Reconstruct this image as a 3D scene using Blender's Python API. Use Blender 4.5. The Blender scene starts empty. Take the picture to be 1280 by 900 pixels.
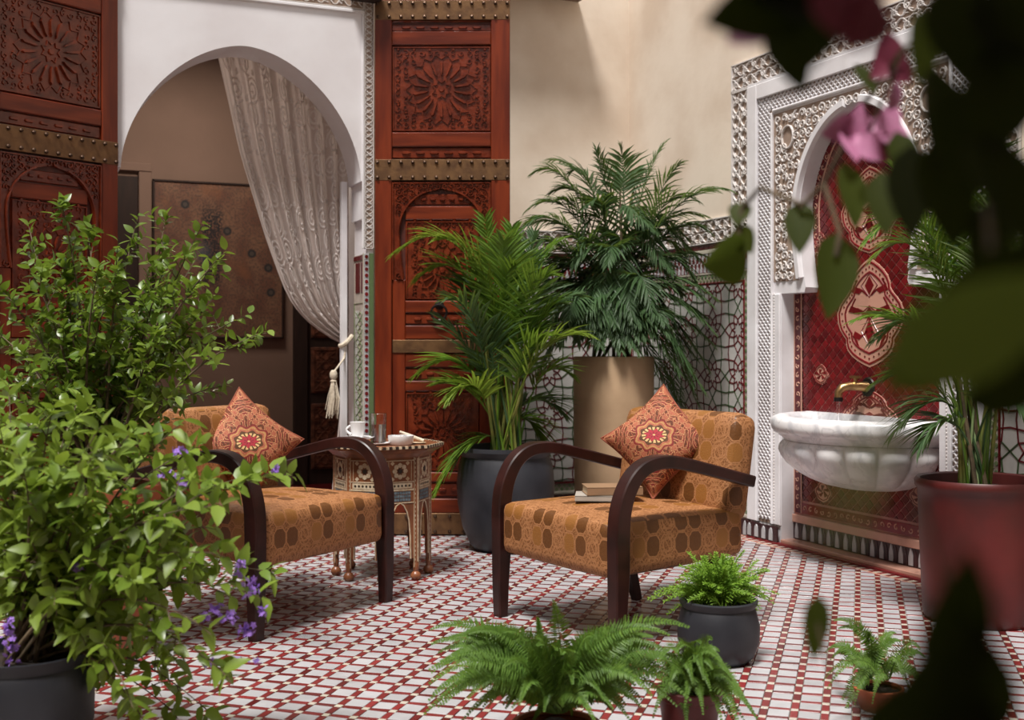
import bpy, math, random
from math import sin, cos, pi, sqrt, atan2, radians
from mathutils import Vector, Matrix, Euler, noise as mnoise
scene = bpy.context.scene
col = scene.collection
H = 1.05                      # eye height
FX = 1472.0                   # focal length in pixels of a 1280 wide frame
YAW = radians(23.0)
CA, SA = cos(YAW), sin(YAW)
# ------------------------------------------------------------------ camera
cd = bpy.data.cameras.new('camera'); cam = bpy.data.objects.new('camera', cd); col.objects.link(cam)
cam.location = (0, 0, H); cam.rotation_euler = (pi/2, 0, -YAW)
cd.sensor_width = 36; cd.lens = 36*FX/1280; cd.shift_y = -16/1280
cd.clip_start = 0.05; cd.clip_end = 60
cd.dof.use_dof = True; cd.dof.focus_distance = 4.5; cd.dof.aperture_fstop = 3.5
scene.camera = cam
# ------------------------------------------------------------------ light
w = bpy.data.worlds.new('sky'); scene.world = w; w.use_nodes = True
bg = w.node_tree.nodes['Background']; bg.inputs[0].default_value = (.95, .96, 1.0, 1); bg.inputs[1].default_value = .56
sd = bpy.data.lights.new('sun', 'SUN'); sd.energy = 4.9; sd.angle = radians(13); sd.color = (1, .955, .90)
sun = bpy.data.objects.new('sun', sd); col.objects.link(sun)
sun.rotation_euler = Vector((-0.40, -0.38, 1.2)).to_track_quat('Z', 'Y').to_euler()
scene.view_settings.view_transform = 'Standard'; scene.view_settings.look = 'None'
scene.view_settings.gamma = 1; scene.view_settings.use_curve_mapping = False
scene.view_settings.exposure = 0.12

# ------------------------------------------------------------------ pixel helpers
def C2W(xc, yc, z=0.0): return Vector((CA*xc + SA*yc, -SA*xc + CA*yc, z))
def PX(px, py, t): return C2W((px-640)/FX*t, t, H + (434-py)*t/FX)
def GX(px, t, z=0): return C2W((px-640)/FX*t, t, z)
def on_y(px, Y):
    r = (px-640)/FX; t = Y/(-SA*r + CA); return (CA*r + SA)*t, t
def on_x(px, X):
    r = (px-640)/FX; t = X/(CA*r + SA); return (-SA*r + CA)*t, t

# ------------------------------------------------------------------ node helpers
class E:
    T = None
    def __init__(s, k): s.s = k
    @staticmethod
    def m(op, *a, clamp=False):
        n = E.T.nodes.new('ShaderNodeMath'); n.operation = op; n.use_clamp = clamp
        for i, v in enumerate(a):
            if isinstance(v, E): E.T.links.new(v.s, n.inputs[i])
            else: n.inputs[i].default_value = v
        return E(n.outputs[0])
    def __add__(s, o): return E.m('ADD', s, o)
    __radd__ = __add__
    def __sub__(s, o): return E.m('SUBTRACT', s, o)
    def __rsub__(s, o): return E.m('SUBTRACT', o, s)
    def __mul__(s, o): return E.m('MULTIPLY', s, o)
    __rmul__ = __mul__
    def __truediv__(s, o): return E.m('DIVIDE', s, o)
    def __lt__(s, o): return E.m('LESS_THAN', s, o)
    def __gt__(s, o): return E.m('GREATER_THAN', s, o)
def fr(a): return E.m('FRACT', a)
def ab(a): return E.m('ABSOLUTE', a)
def sn(a): return E.m('SINE', a)
def mx(a, b): return E.m('MAXIMUM', a, b)
def mn(a, b): return E.m('MINIMUM', a, b)
def fl(a): return E.m('FLOOR', a)
def cl(a): return E.m('ADD', a, 0.0, clamp=True)
def put(v, sock):
    if isinstance(v, E): E.T.links.new(v.s, sock)
    elif isinstance(v, (tuple, list)): sock.default_value = (*v[:3], 1)
    else: sock.default_value = v
def mix(f, a, b):
    n = E.T.nodes.new('ShaderNodeMix'); n.data_type = 'RGBA'
    put(f, n.inputs[0]); put(a, n.inputs[6]); put(b, n.inputs[7]); return E(n.outputs[2])
def coord(kind='Object'):
    n = E.T.nodes.new('ShaderNodeTexCoord'); return E(n.outputs[kind])
def geo(kind):
    n = E.T.nodes.new('ShaderNodeNewGeometry'); return E(n.outputs[kind])
def sep(v):
    n = E.T.nodes.new('ShaderNodeSeparateXYZ'); E.T.links.new(v.s, n.inputs[0]); return [E(o) for o in n.outputs]
def comb(a, b, c=0.0):
    n = E.T.nodes.new('ShaderNodeCombineXYZ')
    for i, v in enumerate((a, b, c)): put(v, n.inputs[i])
    return E(n.outputs[0])
def scl(v, s):
    n = E.T.nodes.new('ShaderNodeMapping'); E.T.links.new(v.s, n.inputs[0]); n.inputs[3].default_value = s; return E(n.outputs[0])
def noi(v, scale=5., detail=3., dist=0.0):
    n = E.T.nodes.new('ShaderNodeTexNoise'); E.T.links.new(v.s, n.inputs['Vector'])
    n.inputs['Scale'].default_value = scale; n.inputs['Detail'].default_value = detail; n.inputs['Distortion'].default_value = dist
    return E(n.outputs[0])
def vor(v, scale=5., feature='F1', out='Distance'):
    n = E.T.nodes.new('ShaderNodeTexVoronoi'); n.feature = feature; E.T.links.new(v.s, n.inputs['Vector'])
    n.inputs['Scale'].default_value = scale; return E(n.outputs[out])
def rmp(v, a, b):   # smooth remap to 0..1
    n = E.T.nodes.new('ShaderNodeMapRange'); n.interpolation_type = 'SMOOTHSTEP'
    put(v, n.inputs[0]); n.inputs[1].default_value = a; n.inputs[2].default_value = b; return E(n.outputs[0])
def white(v):
    n = E.T.nodes.new('ShaderNodeTexWhiteNoise'); E.T.links.new(v.s, n.inputs[0]); return E(n.outputs[0])
def newmat(name):
    m = bpy.data.materials.new(name); m.use_nodes = True; E.T = m.node_tree
    return m, m.node_tree.nodes['Principled BSDF']
def bump(b, h, strength=.3, dist=.01):
    n = E.T.nodes.new('ShaderNodeBump'); put(h, n.inputs['Height']); n.inputs['Strength'].default_value = strength
    n.inputs['Distance'].default_value = dist; E.T.links.new(n.outputs[0], b.inputs['Normal'])
def simple(name, c1, rough=.5, c2=None, scale=6., det=4., metal=0., bmp=0., bscale=None, stretch=None, spec=.5, coat=0., rnd=0.):
    m, b = newmat(name); co = coord()
    if stretch: co = scl(co, stretch)
    c2 = c2 or tuple(x*.75 for x in c1)
    f = rmp(noi(co, scale, det), .3, .7)
    c = mix(f, c1, c2)
    if rnd:
        r = fr(geo('Random Per Island') + oinfo())
        c = mix(r*rnd, c, tuple(x*.35 for x in c1))
    put(c, b.inputs['Base Color']); b.inputs['Roughness'].default_value = rough; b.inputs['Metallic'].default_value = metal
    b.inputs['Specular IOR Level'].default_value = spec; b.inputs['Coat Weight'].default_value = coat
    b.inputs['Coat Roughness'].default_value = .12
    if bmp: bump(b, noi(co, bscale or scale*4, 5), bmp, .004)
    return m
def oinfo():
    n = E.T.nodes.new('ShaderNodeObjectInfo'); return E(n.outputs['Random'])
M = {}
M['plaster'] = simple('beige_tadelakt', (.80, .70, .59), .75, (.66, .54, .43), 2.2, 10, bmp=.25, bscale=22)
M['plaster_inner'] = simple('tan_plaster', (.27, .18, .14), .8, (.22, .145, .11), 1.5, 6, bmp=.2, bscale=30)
M['white_wall'] = simple('white_lime_plaster', (.80, .79, .82), .7, (.70, .67, .69), 2.2, 6, bmp=.15, bscale=18)
M['stucco'] = simple('white_stucco', (.76, .73, .72), .75, (.62, .57, .54), 12, 4)
M['stucco_ground'] = simple('tan_stucco_ground', (.28, .20, .155), .9, (.36, .265, .205), 15, 3)
M['moulding'] = simple('painted_moulding', (.82, .81, .84), .55, (.70, .68, .70), 5, 4)
M['marble_slab'] = simple('white_marble_slab', (.78, .77, .80), .35, (.62, .61, .65), 7, 8)
M['wood'] = simple('varnished_red_wood', (.195, .030, .008), .36, (.095, .012, .004), 3.0, 6, stretch=(6, 6, .7), bmp=.15, bscale=14, coat=.08, spec=.35)
M['wood_h'] = simple('varnished_red_rail', (.19, .030, .008), .36, (.09, .012, .004), 3.0, 6, stretch=(.8, .8, 7), bmp=.15, bscale=14, coat=.08, spec=.35)
M['wood_carved'] = simple('carved_red_wood', (.18, .029, .010), .22, (.09, .013, .005), 14, 5, bmp=.35, bscale=60, coat=.1)
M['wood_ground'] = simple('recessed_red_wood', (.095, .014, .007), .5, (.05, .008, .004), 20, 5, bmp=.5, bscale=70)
M['brass'] = simple('aged_brass', (.20, .105, .045), .5, (.12, .06, .028), 18, 6, metal=.55, bmp=.3, bscale=60)
M['stud'] = simple('dark_iron_stud', (.10, .06, .04), .35, metal=.8)
M['iron'] = simple('dark_iron', (.035, .03, .03), .4, metal=.8)
M['dark'] = simple('dark_brown_wood', (.030, .013, .009), .6, (.018, .008, .006), 6, 4, stretch=(5, 5, .8))
M['dark_carved'] = simple('dark_carved_wood', (.22, .08, .045), .5, (.05, .018, .012), 20, 4, bmp=.5, bscale=40)
M['arm'] = simple('dark_polished_wood', (.035, .009, .007), .38, (.016, .005, .004), 4, 5, stretch=(3, 3, 3), spec=.35)
M['walnut'] = simple('walnut', (.26, .09, .035), .4, (.15, .05, .02), 6, 5, stretch=(4, 4, 1), coat=.2)
M['bone'] = simple('bone_inlay', (.70, .58, .42), .4, (.50, .36, .22), 40, 3, rnd=.3)
M['ebony'] = simple('dark_inlay', (.035, .025, .02), .4)
M['bluebone'] = simple('grey_blue_inlay', (.17, .22, .25), .4, (.08, .11, .13), 60, 3)
def tile(name, c1, c2=None, rnd=.3, rough=.22):
    m, b = newmat(name); co = coord()
    c2 = c2 or tuple(x*.7 for x in c1)
    r = fr(geo('Random Per Island')*3.17 + oinfo())
    r2 = fr(geo('Random Per Island')*17.3 + oinfo()*7.7)
    c = mix(r*rnd*2.0, c1, c2); c = mix(rmp(noi(geo('Position'), 9, 5), .45, .75)*.35, c, tuple(x*.6 for x in c2))
    put(c, b.inputs['Base Color']); put(rough + r2*.15, b.inputs['Roughness'])
    bump(b, noi(geo('Position'), 40, 3), .12, .003)
    return m
M['tile_white'] = tile('white_glazed_tile', (.47, .47, .49), (.36, .36, .375), .4)
M['tile_cream'] = tile('cream_glazed_tile', (.50, .45, .39), (.52, .50, .40), .5)
M['tile_red'] = tile('red_glazed_tile', (.25, .030, .030), (.10, .014, .014), .5)
M['tile_darkred'] = tile('oxblood_glazed_tile', (.20, .010, .014), (.09, .005, .008), .5, .16)
M['tile_green'] = tile('green_glazed_tile', (.085, .16, .065), (.20, .23, .12), .5)
M['strap_red'] = tile('red_strap_tile', (.13, .012, .016), (.08, .006, .008), .4)
M['strap_green'] = tile('green_strap_tile', (.05, .10, .035), (.035, .055, .02), .5)
M['tile_grey'] = tile('pearl_glazed_tile', (.58, .57, .55), (.42, .41, .39), .5)
M['tile_black'] = tile('black_glazed_tile', (.045, .012, .014), (.02, .01, .012), .5)
M['tile_pink'] = tile('pink_glazed_tile', (.62, .34, .25), (.48, .25, .19), .3)
M['grout'] = simple('grout', (.42, .36, .31), .9, (.30, .25, .21), 12, 5)
M['grout_pink'] = simple('pink_grout', (.50, .26, .22), .85, (.38, .17, .15), 9, 4)
M['darkpot'] = simple('dark_glazed_clay', (.011, .012, .017), .5, (.028, .030, .038), 5, 8, bmp=.25, bscale=14)
M['terracotta'] = simple('terracotta', (.36, .095, .035), .6, (.26, .065, .028), 7, 6, bmp=.15)
M['redpot'] = simple('red_glazed_clay', (.115, .013, .012), .42, (.06, .009, .008), 4, 7, bmp=.2, bscale=12)
M['beigepot'] = simple('beige_plaster_planter', (.46, .315, .19), .6, (.33, .215, .125), 3, 7, bmp=.2, bscale=16)
M['soil'] = simple('soil', (.030, .018, .012), .95, (.012, .008, .006), 40, 4, bmp=.8, bscale=60)
M['china'] = simple('white_china', (.85, .85, .86), .15, (.80, .80, .81))
M['paper'] = simple('book_pages', (.62, .50, .34), .8, (.45, .35, .22), 60, 2, stretch=(.2, .2, 8))
M['cover_tan'] = simple('tan_book_cover', (.30, .18, .10), .6)
M['cover_grey'] = simple('grey_book_cover', (.42, .38, .33), .6)
M['cord'] = simple('cream_cord', (.70, .62, .50), .9, (.5, .42, .32), 60, 3)
M['purple'] = simple('purple_petal', (.22, .10, .50), .6, (.36, .20, .62), 30, 2)
M['pink'] = simple('pink_petal', (.55, .13, .34), .5, (.72, .38, .55), 30, 2)
M['maroon'] = simple('maroon_petal', (.24, .035, .07), .5, (.14, .02, .05), 30, 2)
M['bark'] = simple('brown_stem', (.14, .10, .055), .8, (.07, .05, .03), 30, 3)
M['cane'] = simple('yellow_green_cane', (.22, .21, .045), .5, (.10, .15, .03), 14, 3)
M['ceiling'] = simple('pale_plaster', (.55, .47, .38), .8)
def leaf(name, c1, c2, rough=.35, trans=.3, spec=.45):
    m, b = newmat(name); b.inputs['Specular IOR Level'].default_value = spec
    r = fr(geo('Random Per Island')*5.1 + oinfo())
    c = mix(r, c1, c2); c = mix(rmp(noi(geo('Position'), 3.0, 2), .35, .65), c, mix(.5, c1, tuple(x*.6 for x in c2)))
    put(c, b.inputs['Base Color']); b.inputs['Roughness'].default_value = rough
    t = E.T.nodes.new('ShaderNodeBsdfTranslucent'); put(mix(.5, c, (.35, .5, .05)), t.inputs[0])
    ms = E.T.nodes.new('ShaderNodeMixShader'); ms.inputs[0].default_value = trans
    out = E.T.nodes['Material Output']
    E.T.links.new(b.outputs[0], ms.inputs[1]); E.T.links.new(t.outputs[0], ms.inputs[2]); E.T.links.new(ms.outputs[0], out.inputs[0])
    return m
M['leaf_shrub'] = leaf('shrub_leaf', (.17, .26, .028), (.062, .125, .016), .32)
M['leaf_lime'] = leaf('lime_leaf', (.26, .36, .045), (.115, .20, .025), .42)
M['leaf_areca'] = leaf('areca_leaf', (.17, .30, .03), (.05, .13, .02), .35)
M['leaf_palm'] = leaf('dark_palm_leaf', (.045, .10, .035), (.085, .15, .065), .5, .25, .35)
M['leaf_fern'] = leaf('fern_leaf', (.14, .26, .035), (.06, .14, .022), .5)
M['leaf_asp'] = leaf('feathery_leaf', (.27, .46, .04), (.15, .31, .028), .6)
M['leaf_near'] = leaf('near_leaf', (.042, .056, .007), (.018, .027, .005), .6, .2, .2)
M['leaf_dark'] = leaf('shaded_leaf', (.009, .011, .002), (.006, .007, .002), .8, .05, .12)  # shade on the foliage close to the lens, put into the leaf colour
M['leaf_mid'] = leaf('mid_green_leaf', (.10, .13, .04), (.06, .085, .02), .6, .25, .2)
M['leaf_pale'] = leaf('pale_green_leaf', (.42, .56, .26), (.30, .44, .18), .5, .3)

def upholstery():
    m, b = newmat('gold_brocade'); u, v, _ = sep(coord('UV')); p = .066
    a, c = u/p, v/(p*1.22); cx, cy = fr(a)-.5, fr(c)-.5; ax, ay = ab(cx), ab(cy)
    d = mx(mx(ax, ay), (ax+ay)*.66) + sn(noi(comb(u, v), 60, 2)*6.)*.012
    ids = comb(fl(a), fl(c)); r = white(ids); colm = mx(fr(fl(a)/3.) > .5, fr(fl(c)/4.) > .7)
    octm = (d < .43)*(1.-colm); line = (ab(d-.462) < .03)
    chain = colm*(ab(sn(c*6.28 + sn(a*6.28)*1.5)) < .33); ring = colm*(ab(E.m('SQRT', cx*cx+cy*cy)-.30) < .05)
    fine = rmp(vor(comb(u, v), 110, 'DISTANCE_TO_EDGE'), .02, .16)
    basec = mix(fine, (.345, .150, .055), (.185, .068, .019))
    ccell = mix(r > .5, (.27, .112, .027), mix(noi(comb(u, v), 90, 3), (.15, .058, .015), (.11, .040, .010)))
    c1 = mix(octm, basec, ccell); c1 = mix(mx(mx(line*(1.-octm), chain), ring)*.6, c1, (.43, .195, .08))
    put(c1, b.inputs['Base Color']); put(.62 - octm*.2, b.inputs['Roughness']); b.inputs['Specular IOR Level'].default_value = .4
    bump(b, noi(comb(u, v), 420, 2) + fine*.6 + octm*.5, .3, .002); return m
M['brocade'] = upholstery()
def cushion_mat():
    m, b = newmat('medallion_brocade'); u, v, _ = sep(coord('UV'))
    u, v = u + .04*sn(v*7.), v + .03*sn(u*6.)
    r = E.m('SQRT', u*u + v*v); th = E.m('ARCTAN2', v, u)
    a, c = ab(u), ab(v)
    gold, red, peach, olive, cream = (.50, .28, .10), (.17, .012, .012), (.40, .13, .065), (.085, .032, .008), (.66, .42, .18)
    s1 = sn(a*16. + 2.6*sn(c*9.+.6) + .6)*sn(c*16. + 2.6*sn(a*9.+.6) + .6)
    s2 = sn((a+c)*21. + 2.*sn((a-c)*12.))
    out = mix(ab(s1) < .15, mix(s1 > .5, peach, mix(s1 < -.55, olive, gold)), red)
    out = mix((ab(s1) > .13)*(ab(s1) < .27), out, cream)
    out = mix((ab(s2) < .22)*(r > .5), out, peach)
    star = r*(1. + .10*sn(th*8.+1.57)); out = mix(star < .43, out, peach); out = mix(ab(star-.43) < .022, out, red)
    out = mix(ab(star-.37) < .022, out, gold); out = mix(star < .30, out, olive); 
    out = mix((ab(r-.205) < .045)*(sn(th*16.) > -.3), out, cream); pet = r*(1.+.22*sn(th*8.)); out = mix(pet < .165, out, (.36, .02, .035))
    out = mix((r < .10)*(sn(th*8.) > .5), out, (.15, .01, .015)); out = mix(r < .025, out, cream)
    fine = rmp(vor(comb(u, v), 26, 'DISTANCE_TO_EDGE'), .03, .12); out = mix((1.-fine)*.55*(r > .3), out, (.28, .035, .018))
    put(out, b.inputs['Base Color']); b.inputs['Roughness'].default_value = .75
    bump(b, noi(comb(u, v), 160, 2), .3, .002); return m
M['cushion'] = cushion_mat()
def curtain_mat(name, c1, c2, tr):
    m, b = newmat(name); put(mix(noi(scl(coord(), (1, 1, 8)), 40, 2), c1, c2), b.inputs['Base Color']); b.inputs['Roughness'].default_value = .7
    b.inputs['Sheen Weight'].default_value = .2
    t = E.T.nodes.new('ShaderNodeBsdfTranslucent'); t.inputs[0].default_value = (*c1, 1)
    ms = E.T.nodes.new('ShaderNodeMixShader'); ms.inputs[0].default_value = tr
    E.T.links.new(b.outputs[0], ms.inputs[1]); E.T.links.new(t.outputs[0], ms.inputs[2]); E.T.links.new(ms.outputs[0], E.T.nodes['Material Output'].inputs[0]); return m
M['curtain'] = curtain_mat('ecru_voile', (.60, .52, .49), (.50, .42, .385), .35)
M['embroidery'] = curtain_mat('silver_embroidery', (.80, .74, .71), (.70, .63, .60), .25)
def marble():
    m, b = newmat('grey_veined_marble'); co = coord()
    v = ab(noi(co, 3.2, 8, 1.2) - .5); v2 = ab(noi(co, 8., 6, .8)-.5)
    c = mix(rmp(v, 0., .09), (.66, .66, .69), (.86, .85, .86)); c = mix(rmp(v2, 0., .03), mix(.6, c, (.55, .54, .56)), c)
    put(c, b.inputs['Base Color']); b.inputs['Roughness'].default_value = .28; return m
M['marble'] = marble()
def painting_mat():
    m, b = newmat('abstract_painting'); co = coord('UV'); u, v, _ = sep(co)
    n1 = noi(co, 6, 6, .5); n2 = noi(co, 70, 4)
    c = mix(rmp(n1, .35, .65), (.17, .075, .05), (.25, .13, .08)); c = mix(rmp(n2, .45, .6)*.65, c, (.085, .06, .045))
    c = mix(rmp(noi(co, 3.3, 2), .55, .75)*.5, c, (.30, .12, .05))
    d = ab(u-.50+.12*noi(co, 9, 4)) ; blot = (1.-rmp(d, .04, .11))*(1.-rmp(ab(v-.58), .18, .32))*rmp(n2, .35, .55)
    c = mix(blot, c, (.018, .018, .022))
    blue = (1.-rmp(ab(u-.37), .0, .1))*(1.-rmp(ab(v-.55), .0, .1)); c = mix(blue*.5, c, (.12, .16, .18))
    for (x, y) in ((.24, .85), (.56, .69), (.75, .55), (.88, .46), (.9, .3)):
        r = E.m('SQRT', (u-x)*(u-x)*.7 + (v-y)*(v-y)); c = mix(1.-rmp(r, .022, .034), c, (.03, .028, .03)); c = mix((r < .014)*.5, c, (.14, .11, .09))
    put(c, b.inputs['Base Color']); b.inputs['Roughness'].default_value = .6; bump(b, n2, .6, .004); return m
M['painting'] = painting_mat()
def glass(name, tint=(1, 1, 1), ior=1.45):
    m, b = newmat(name); put(tint, b.inputs['Base Color']); b.inputs['Roughness'].default_value = .02
    b.inputs['Transmission Weight'].default_value = 1; b.inputs['IOR'].default_value = ior; return m
M['glass'] = glass('clear_glass'); M['water'] = glass('water', (.97, .98, 1), 1.33)

# ------------------------------------------------------------------ mesh helpers
def wm(o):
    m = o.matrix_basis.copy()
    while o.parent: o = o.parent; m = o.matrix_basis @ m
    return m
class F:    # a flat frame: u, v in the plane, n outwards
    def __init__(s, O, U, V, N): s.O, s.U, s.V, s.N = Vector(O), Vector(U), Vector(V), Vector(N)
    def __call__(s, u, v, n=0.): return s.O + s.U*u + s.V*v + s.N*n
class MB:
    def __init__(s): s.v = []; s.f = []; s.uv = []; s.mi = []
    def face(s, *ids): s.f.append(ids)
    def quad(s, a, b, c, d):
        i = len(s.v); s.v += [a, b, c, d]; s.f.append((i, i+1, i+2, i+3))
    def box(s, c, d, R=None):
        c = Vector(c); i = len(s.v)
        for x in (-.5, .5):
            for y in (-.5, .5):
                for z in (-.5, .5):
                    p = Vector((x*d[0], y*d[1], z*d[2])); s.v.append(c + (R @ p if R else p))
        for q in ((0, 1, 3, 2), (4, 6, 7, 5), (0, 4, 5, 1), (2, 3, 7, 6), (0, 2, 6, 4), (1, 5, 7, 3)): s.f.append(tuple(i+k for k in q))
        return s
    def fbox(s, fr_, u0, u1, v0, v1, n0, n1, bev=0.):
        i = len(s.v); b = bev
        s.v += [fr_(u0, v0, n0), fr_(u1, v0, n0), fr_(u1, v1, n0), fr_(u0, v1, n0)]
        if b: s.v += [fr_(u0, v0, n1-b), fr_(u1, v0, n1-b), fr_(u1, v1, n1-b), fr_(u0, v1, n1-b)]
        s.v += [fr_(u0+b, v0+b, n1), fr_(u1-b, v0+b, n1), fr_(u1-b, v1-b, n1), fr_(u0+b, v1-b, n1)]
        k = 8 if b else 4
        for L in range(0, k, 4):
            for j in range(4): s.f.append((i+L+j, i+L+(j+1) % 4, i+L+4+(j+1) % 4, i+L+4+j))
        s.f.append((i+k, i+k+1, i+k+2, i+k+3)); s.f.append((i+3, i+2, i+1, i)); return s
    def prism(s, fr_, poly, n0, n1, bev=0.):
        i = len(s.v); n = len(poly)
        s.v += [fr_(u, v, n0) for u, v in poly]; top = inset(poly, bev) if bev else poly
        s.v += [fr_(u, v, n1) for u, v in top]
        for j in range(n): s.f.append((i+j, i+(j+1) % n, i+n+(j+1) % n, i+n+j))
        s.f.append(tuple(range(i+n, i+2*n))); s.f.append(tuple(range(i+n-1, i-1, -1))); return s
    def ribbon(s, fr_, pts, w, h, n0=0., closed=False):
        n = len(pts)
        if n < 2: return s
        L = []
        for k in range(n):
            a = pts[(k-1) % n if closed else max(k-1, 0)]; b = pts[(k+1) % n if closed else min(k+1, n-1)]
            dx, dy = b[0]-a[0], b[1]-a[1]; l = sqrt(dx*dx+dy*dy) or 1; L.append((-dy/l, dx/l))
        i = len(s.v)
        for (u, v), (a, b) in zip(pts, L):
            s.v += [fr_(u+a*w/2, v+b*w/2, n0), fr_(u+a*w*.3, v+b*w*.3, n0+h), fr_(u-a*w*.3, v-b*w*.3, n0+h), fr_(u-a*w/2, v-b*w/2, n0)]
        for k in range(n if closed else n-1):
            p = i+4*k; q = i+4*((k+1) % n)
            for j in range(3): s.f.append((p+j, p+j+1, q+j+1, q+j))
        if not closed:
            s.f.append((i, i+1, i+2, i+3)); p = i+4*(n-1); s.f.append((p+3, p+2, p+1, p))
        return s
    def tube(s, pts, rad, seg=8, cap=True):
        pts = [Vector(p) for p in pts]; n = len(pts); i = len(s.v); ref = None
        if not isinstance(rad, (list, tuple)): rad = [rad]*n
        for k in range(n):
            d = (pts[min(k+1, n-1)] - pts[max(k-1, 0)])
            d = d.normalized() if d.length > 1e-9 else Vector((0, 0, 1))
            if ref is None: ref = d.orthogonal().normalized()
            ref = (ref - d*ref.dot(d)); ref = ref.normalized() if ref.length > 1e-6 else d.orthogonal().normalized()
            bi = d.cross(ref)
            for j in range(seg):
                a = 2*pi*j/seg; s.v.append(pts[k] + (ref*cos(a) + bi*sin(a))*rad[k])
        for k in range(n-1):
            for j in range(seg):
                s.f.append((i+k*seg+j, i+k*seg+(j+1) % seg, i+(k+1)*seg+(j+1) % seg, i+(k+1)*seg+j))
        if cap: s.f.append(tuple(range(i+seg-1, i-1, -1))); s.f.append(tuple(range(i+(n-1)*seg, i+n*seg)))
        return s
    def lathe(s, c, prof, seg=40, fn=None, a0=0., a1=2*pi):
        c = Vector(c); full = abs(a1-a0-2*pi) < 1e-6; m = seg if full else seg+1; i = len(s.v)
        for k, (r, z) in enumerate(prof):
            for j in range(m):
                a = a0 + (a1-a0)*j/seg; rr = r*(fn(a, z) if fn else 1); s.v.append(c + Vector((rr*cos(a), rr*sin(a), z)))
        for k in range(len(prof)-1):
            for j in range(seg):
                j2 = (j+1) % m; s.f.append((i+k*m+j, i+k*m+j2, i+(k+1)*m+j2, i+(k+1)*m+j))
        return s
    def grid(s, fn, nu, nv, uv=None):
        i = len(s.v)
        for a in range(nu+1):
            for b in range(nv+1):
                s.v.append(Vector(fn(a/nu, b/nv)))
        for a in range(nu):
            for b in range(nv):
                s.f.append((i+a*(nv+1)+b, i+(a+1)*(nv+1)+b, i+(a+1)*(nv+1)+b+1, i+a*(nv+1)+b+1))
        return s
    def sphere(s, c, r, seg=10, rings=6, sc=(1, 1, 1)):
        c = Vector(c); i = len(s.v)
        for a in range(rings+1):
            th = pi*a/rings
            for b in range(seg):
                ph = 2*pi*b/seg; s.v.append(c + Vector((r*sin(th)*cos(ph)*sc[0], r*sin(th)*sin(ph)*sc[1], r*cos(th)*sc[2])))
        for a in range(rings):
            for b in range(seg): s.f.append((i+a*seg+b, i+(a+1)*seg+b, i+(a+1)*seg+(b+1) % seg, i+a*seg+(b+1) % seg))
        return s
    def mesh(s, name, mat, smooth=False, uv=None, inv=None):
        me = bpy.data.meshes.new(name); vs = [inv @ p for p in s.v] if inv else s.v
        me.from_pydata([tuple(p) for p in vs], [], s.f); me.materials.append(mat)
        if smooth: me.shade_smooth() if smooth is True else me.shade_smooth()
        if uv:
            ul = me.uv_layers.new(name='UVMap')
            for p in me.polygons:
                for li in p.loop_indices:
                    ul.data[li].uv = uv(me.vertices[me.loops[li].vertex_index].co, p.normal)
        me.update(); return me
    def build(s, name, mat, parent=None, smooth=False, uv=None, label=None, kind=None, local=False):
        inv = None if (local or parent is None) else wm(parent).inverted()
        me = s.mesh(name, M[mat] if isinstance(mat, str) else mat, smooth, uv, inv)
        if smooth and smooth != 'all': 
            try: me.set_sharp_from_angle(angle=radians(38))
            except Exception: pass
        o = bpy.data.objects.new(name, me); col.objects.link(o); o.parent = parent
        if label: o['label'] = label
        if kind: o['kind'] = kind
        return o
def inset(poly, d):
    n = len(poly); A = sum(poly[i][0]*poly[(i+1) % n][1]-poly[(i+1) % n][0]*poly[i][1] for i in range(n)); sg = 1 if A > 0 else -1; out = []
    for i in range(n):
        a, b, c = poly[i-1], poly[i], poly[(i+1) % n]
        d1 = (b[0]-a[0], b[1]-a[1]); d2 = (c[0]-b[0], c[1]-b[1])
        l1 = sqrt(d1[0]**2+d1[1]**2) or 1e-9; l2 = sqrt(d2[0]**2+d2[1]**2) or 1e-9
        n1 = (-d1[1]/l1*sg, d1[0]/l1*sg); n2 = (-d2[1]/l2*sg, d2[0]/l2*sg)
        mx_, my_ = n1[0]+n2[0], n1[1]+n2[1]; q = mx_*mx_+my_*my_
        k = min(2*d/max(q, .15), 3*d) if q > 0 else d
        out.append((b[0]+mx_*k, b[1]+my_*k))
    return out
def clip(poly, u0, u1, v0, v1):
    for ax, lim, sg in ((0, u0, 1), (0, u1, -1), (1, v0, 1), (1, v1, -1)):
        out = []; n = len(poly)
        for i in range(n):
            a, b = poly[i-1], poly[i]; ia = (a[ax]-lim)*sg >= 0; ib = (b[ax]-lim)*sg >= 0
            if ia != ib:
                t = (lim-a[ax])/(b[ax]-a[ax]); out.append((a[0]+t*(b[0]-a[0]), a[1]+t*(b[1]-a[1])))
            if ib: out.append(b)
        poly = out
        if len(poly) < 3: return []
    return poly
def area(p): return abs(sum(p[i-1][0]*p[i][1]-p[i][0]*p[i-1][1] for i in range(len(p))))/2
def tag(o, label=None, cat=None, group=None, kind=None):
    if label: o['label'] = label
    if cat: o['category'] = cat
    if group: o['group'] = group
    if kind: o['kind'] = kind
    return o
def thing(name, label, cat, loc=(0, 0, 0), rz=0., group=None):
    o = bpy.data.objects.new(name, None); col.objects.link(o); o.location = loc; o.rotation_euler = (0, 0, rz); o.empty_display_size = .1
    return tag(o, label, cat, group)
def struct(name, loc=(0, 0, 0)):
    o = bpy.data.objects.new(name, None); col.objects.link(o); o.location = loc; o['kind'] = 'structure'; o.empty_display_size = .1; return o
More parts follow.
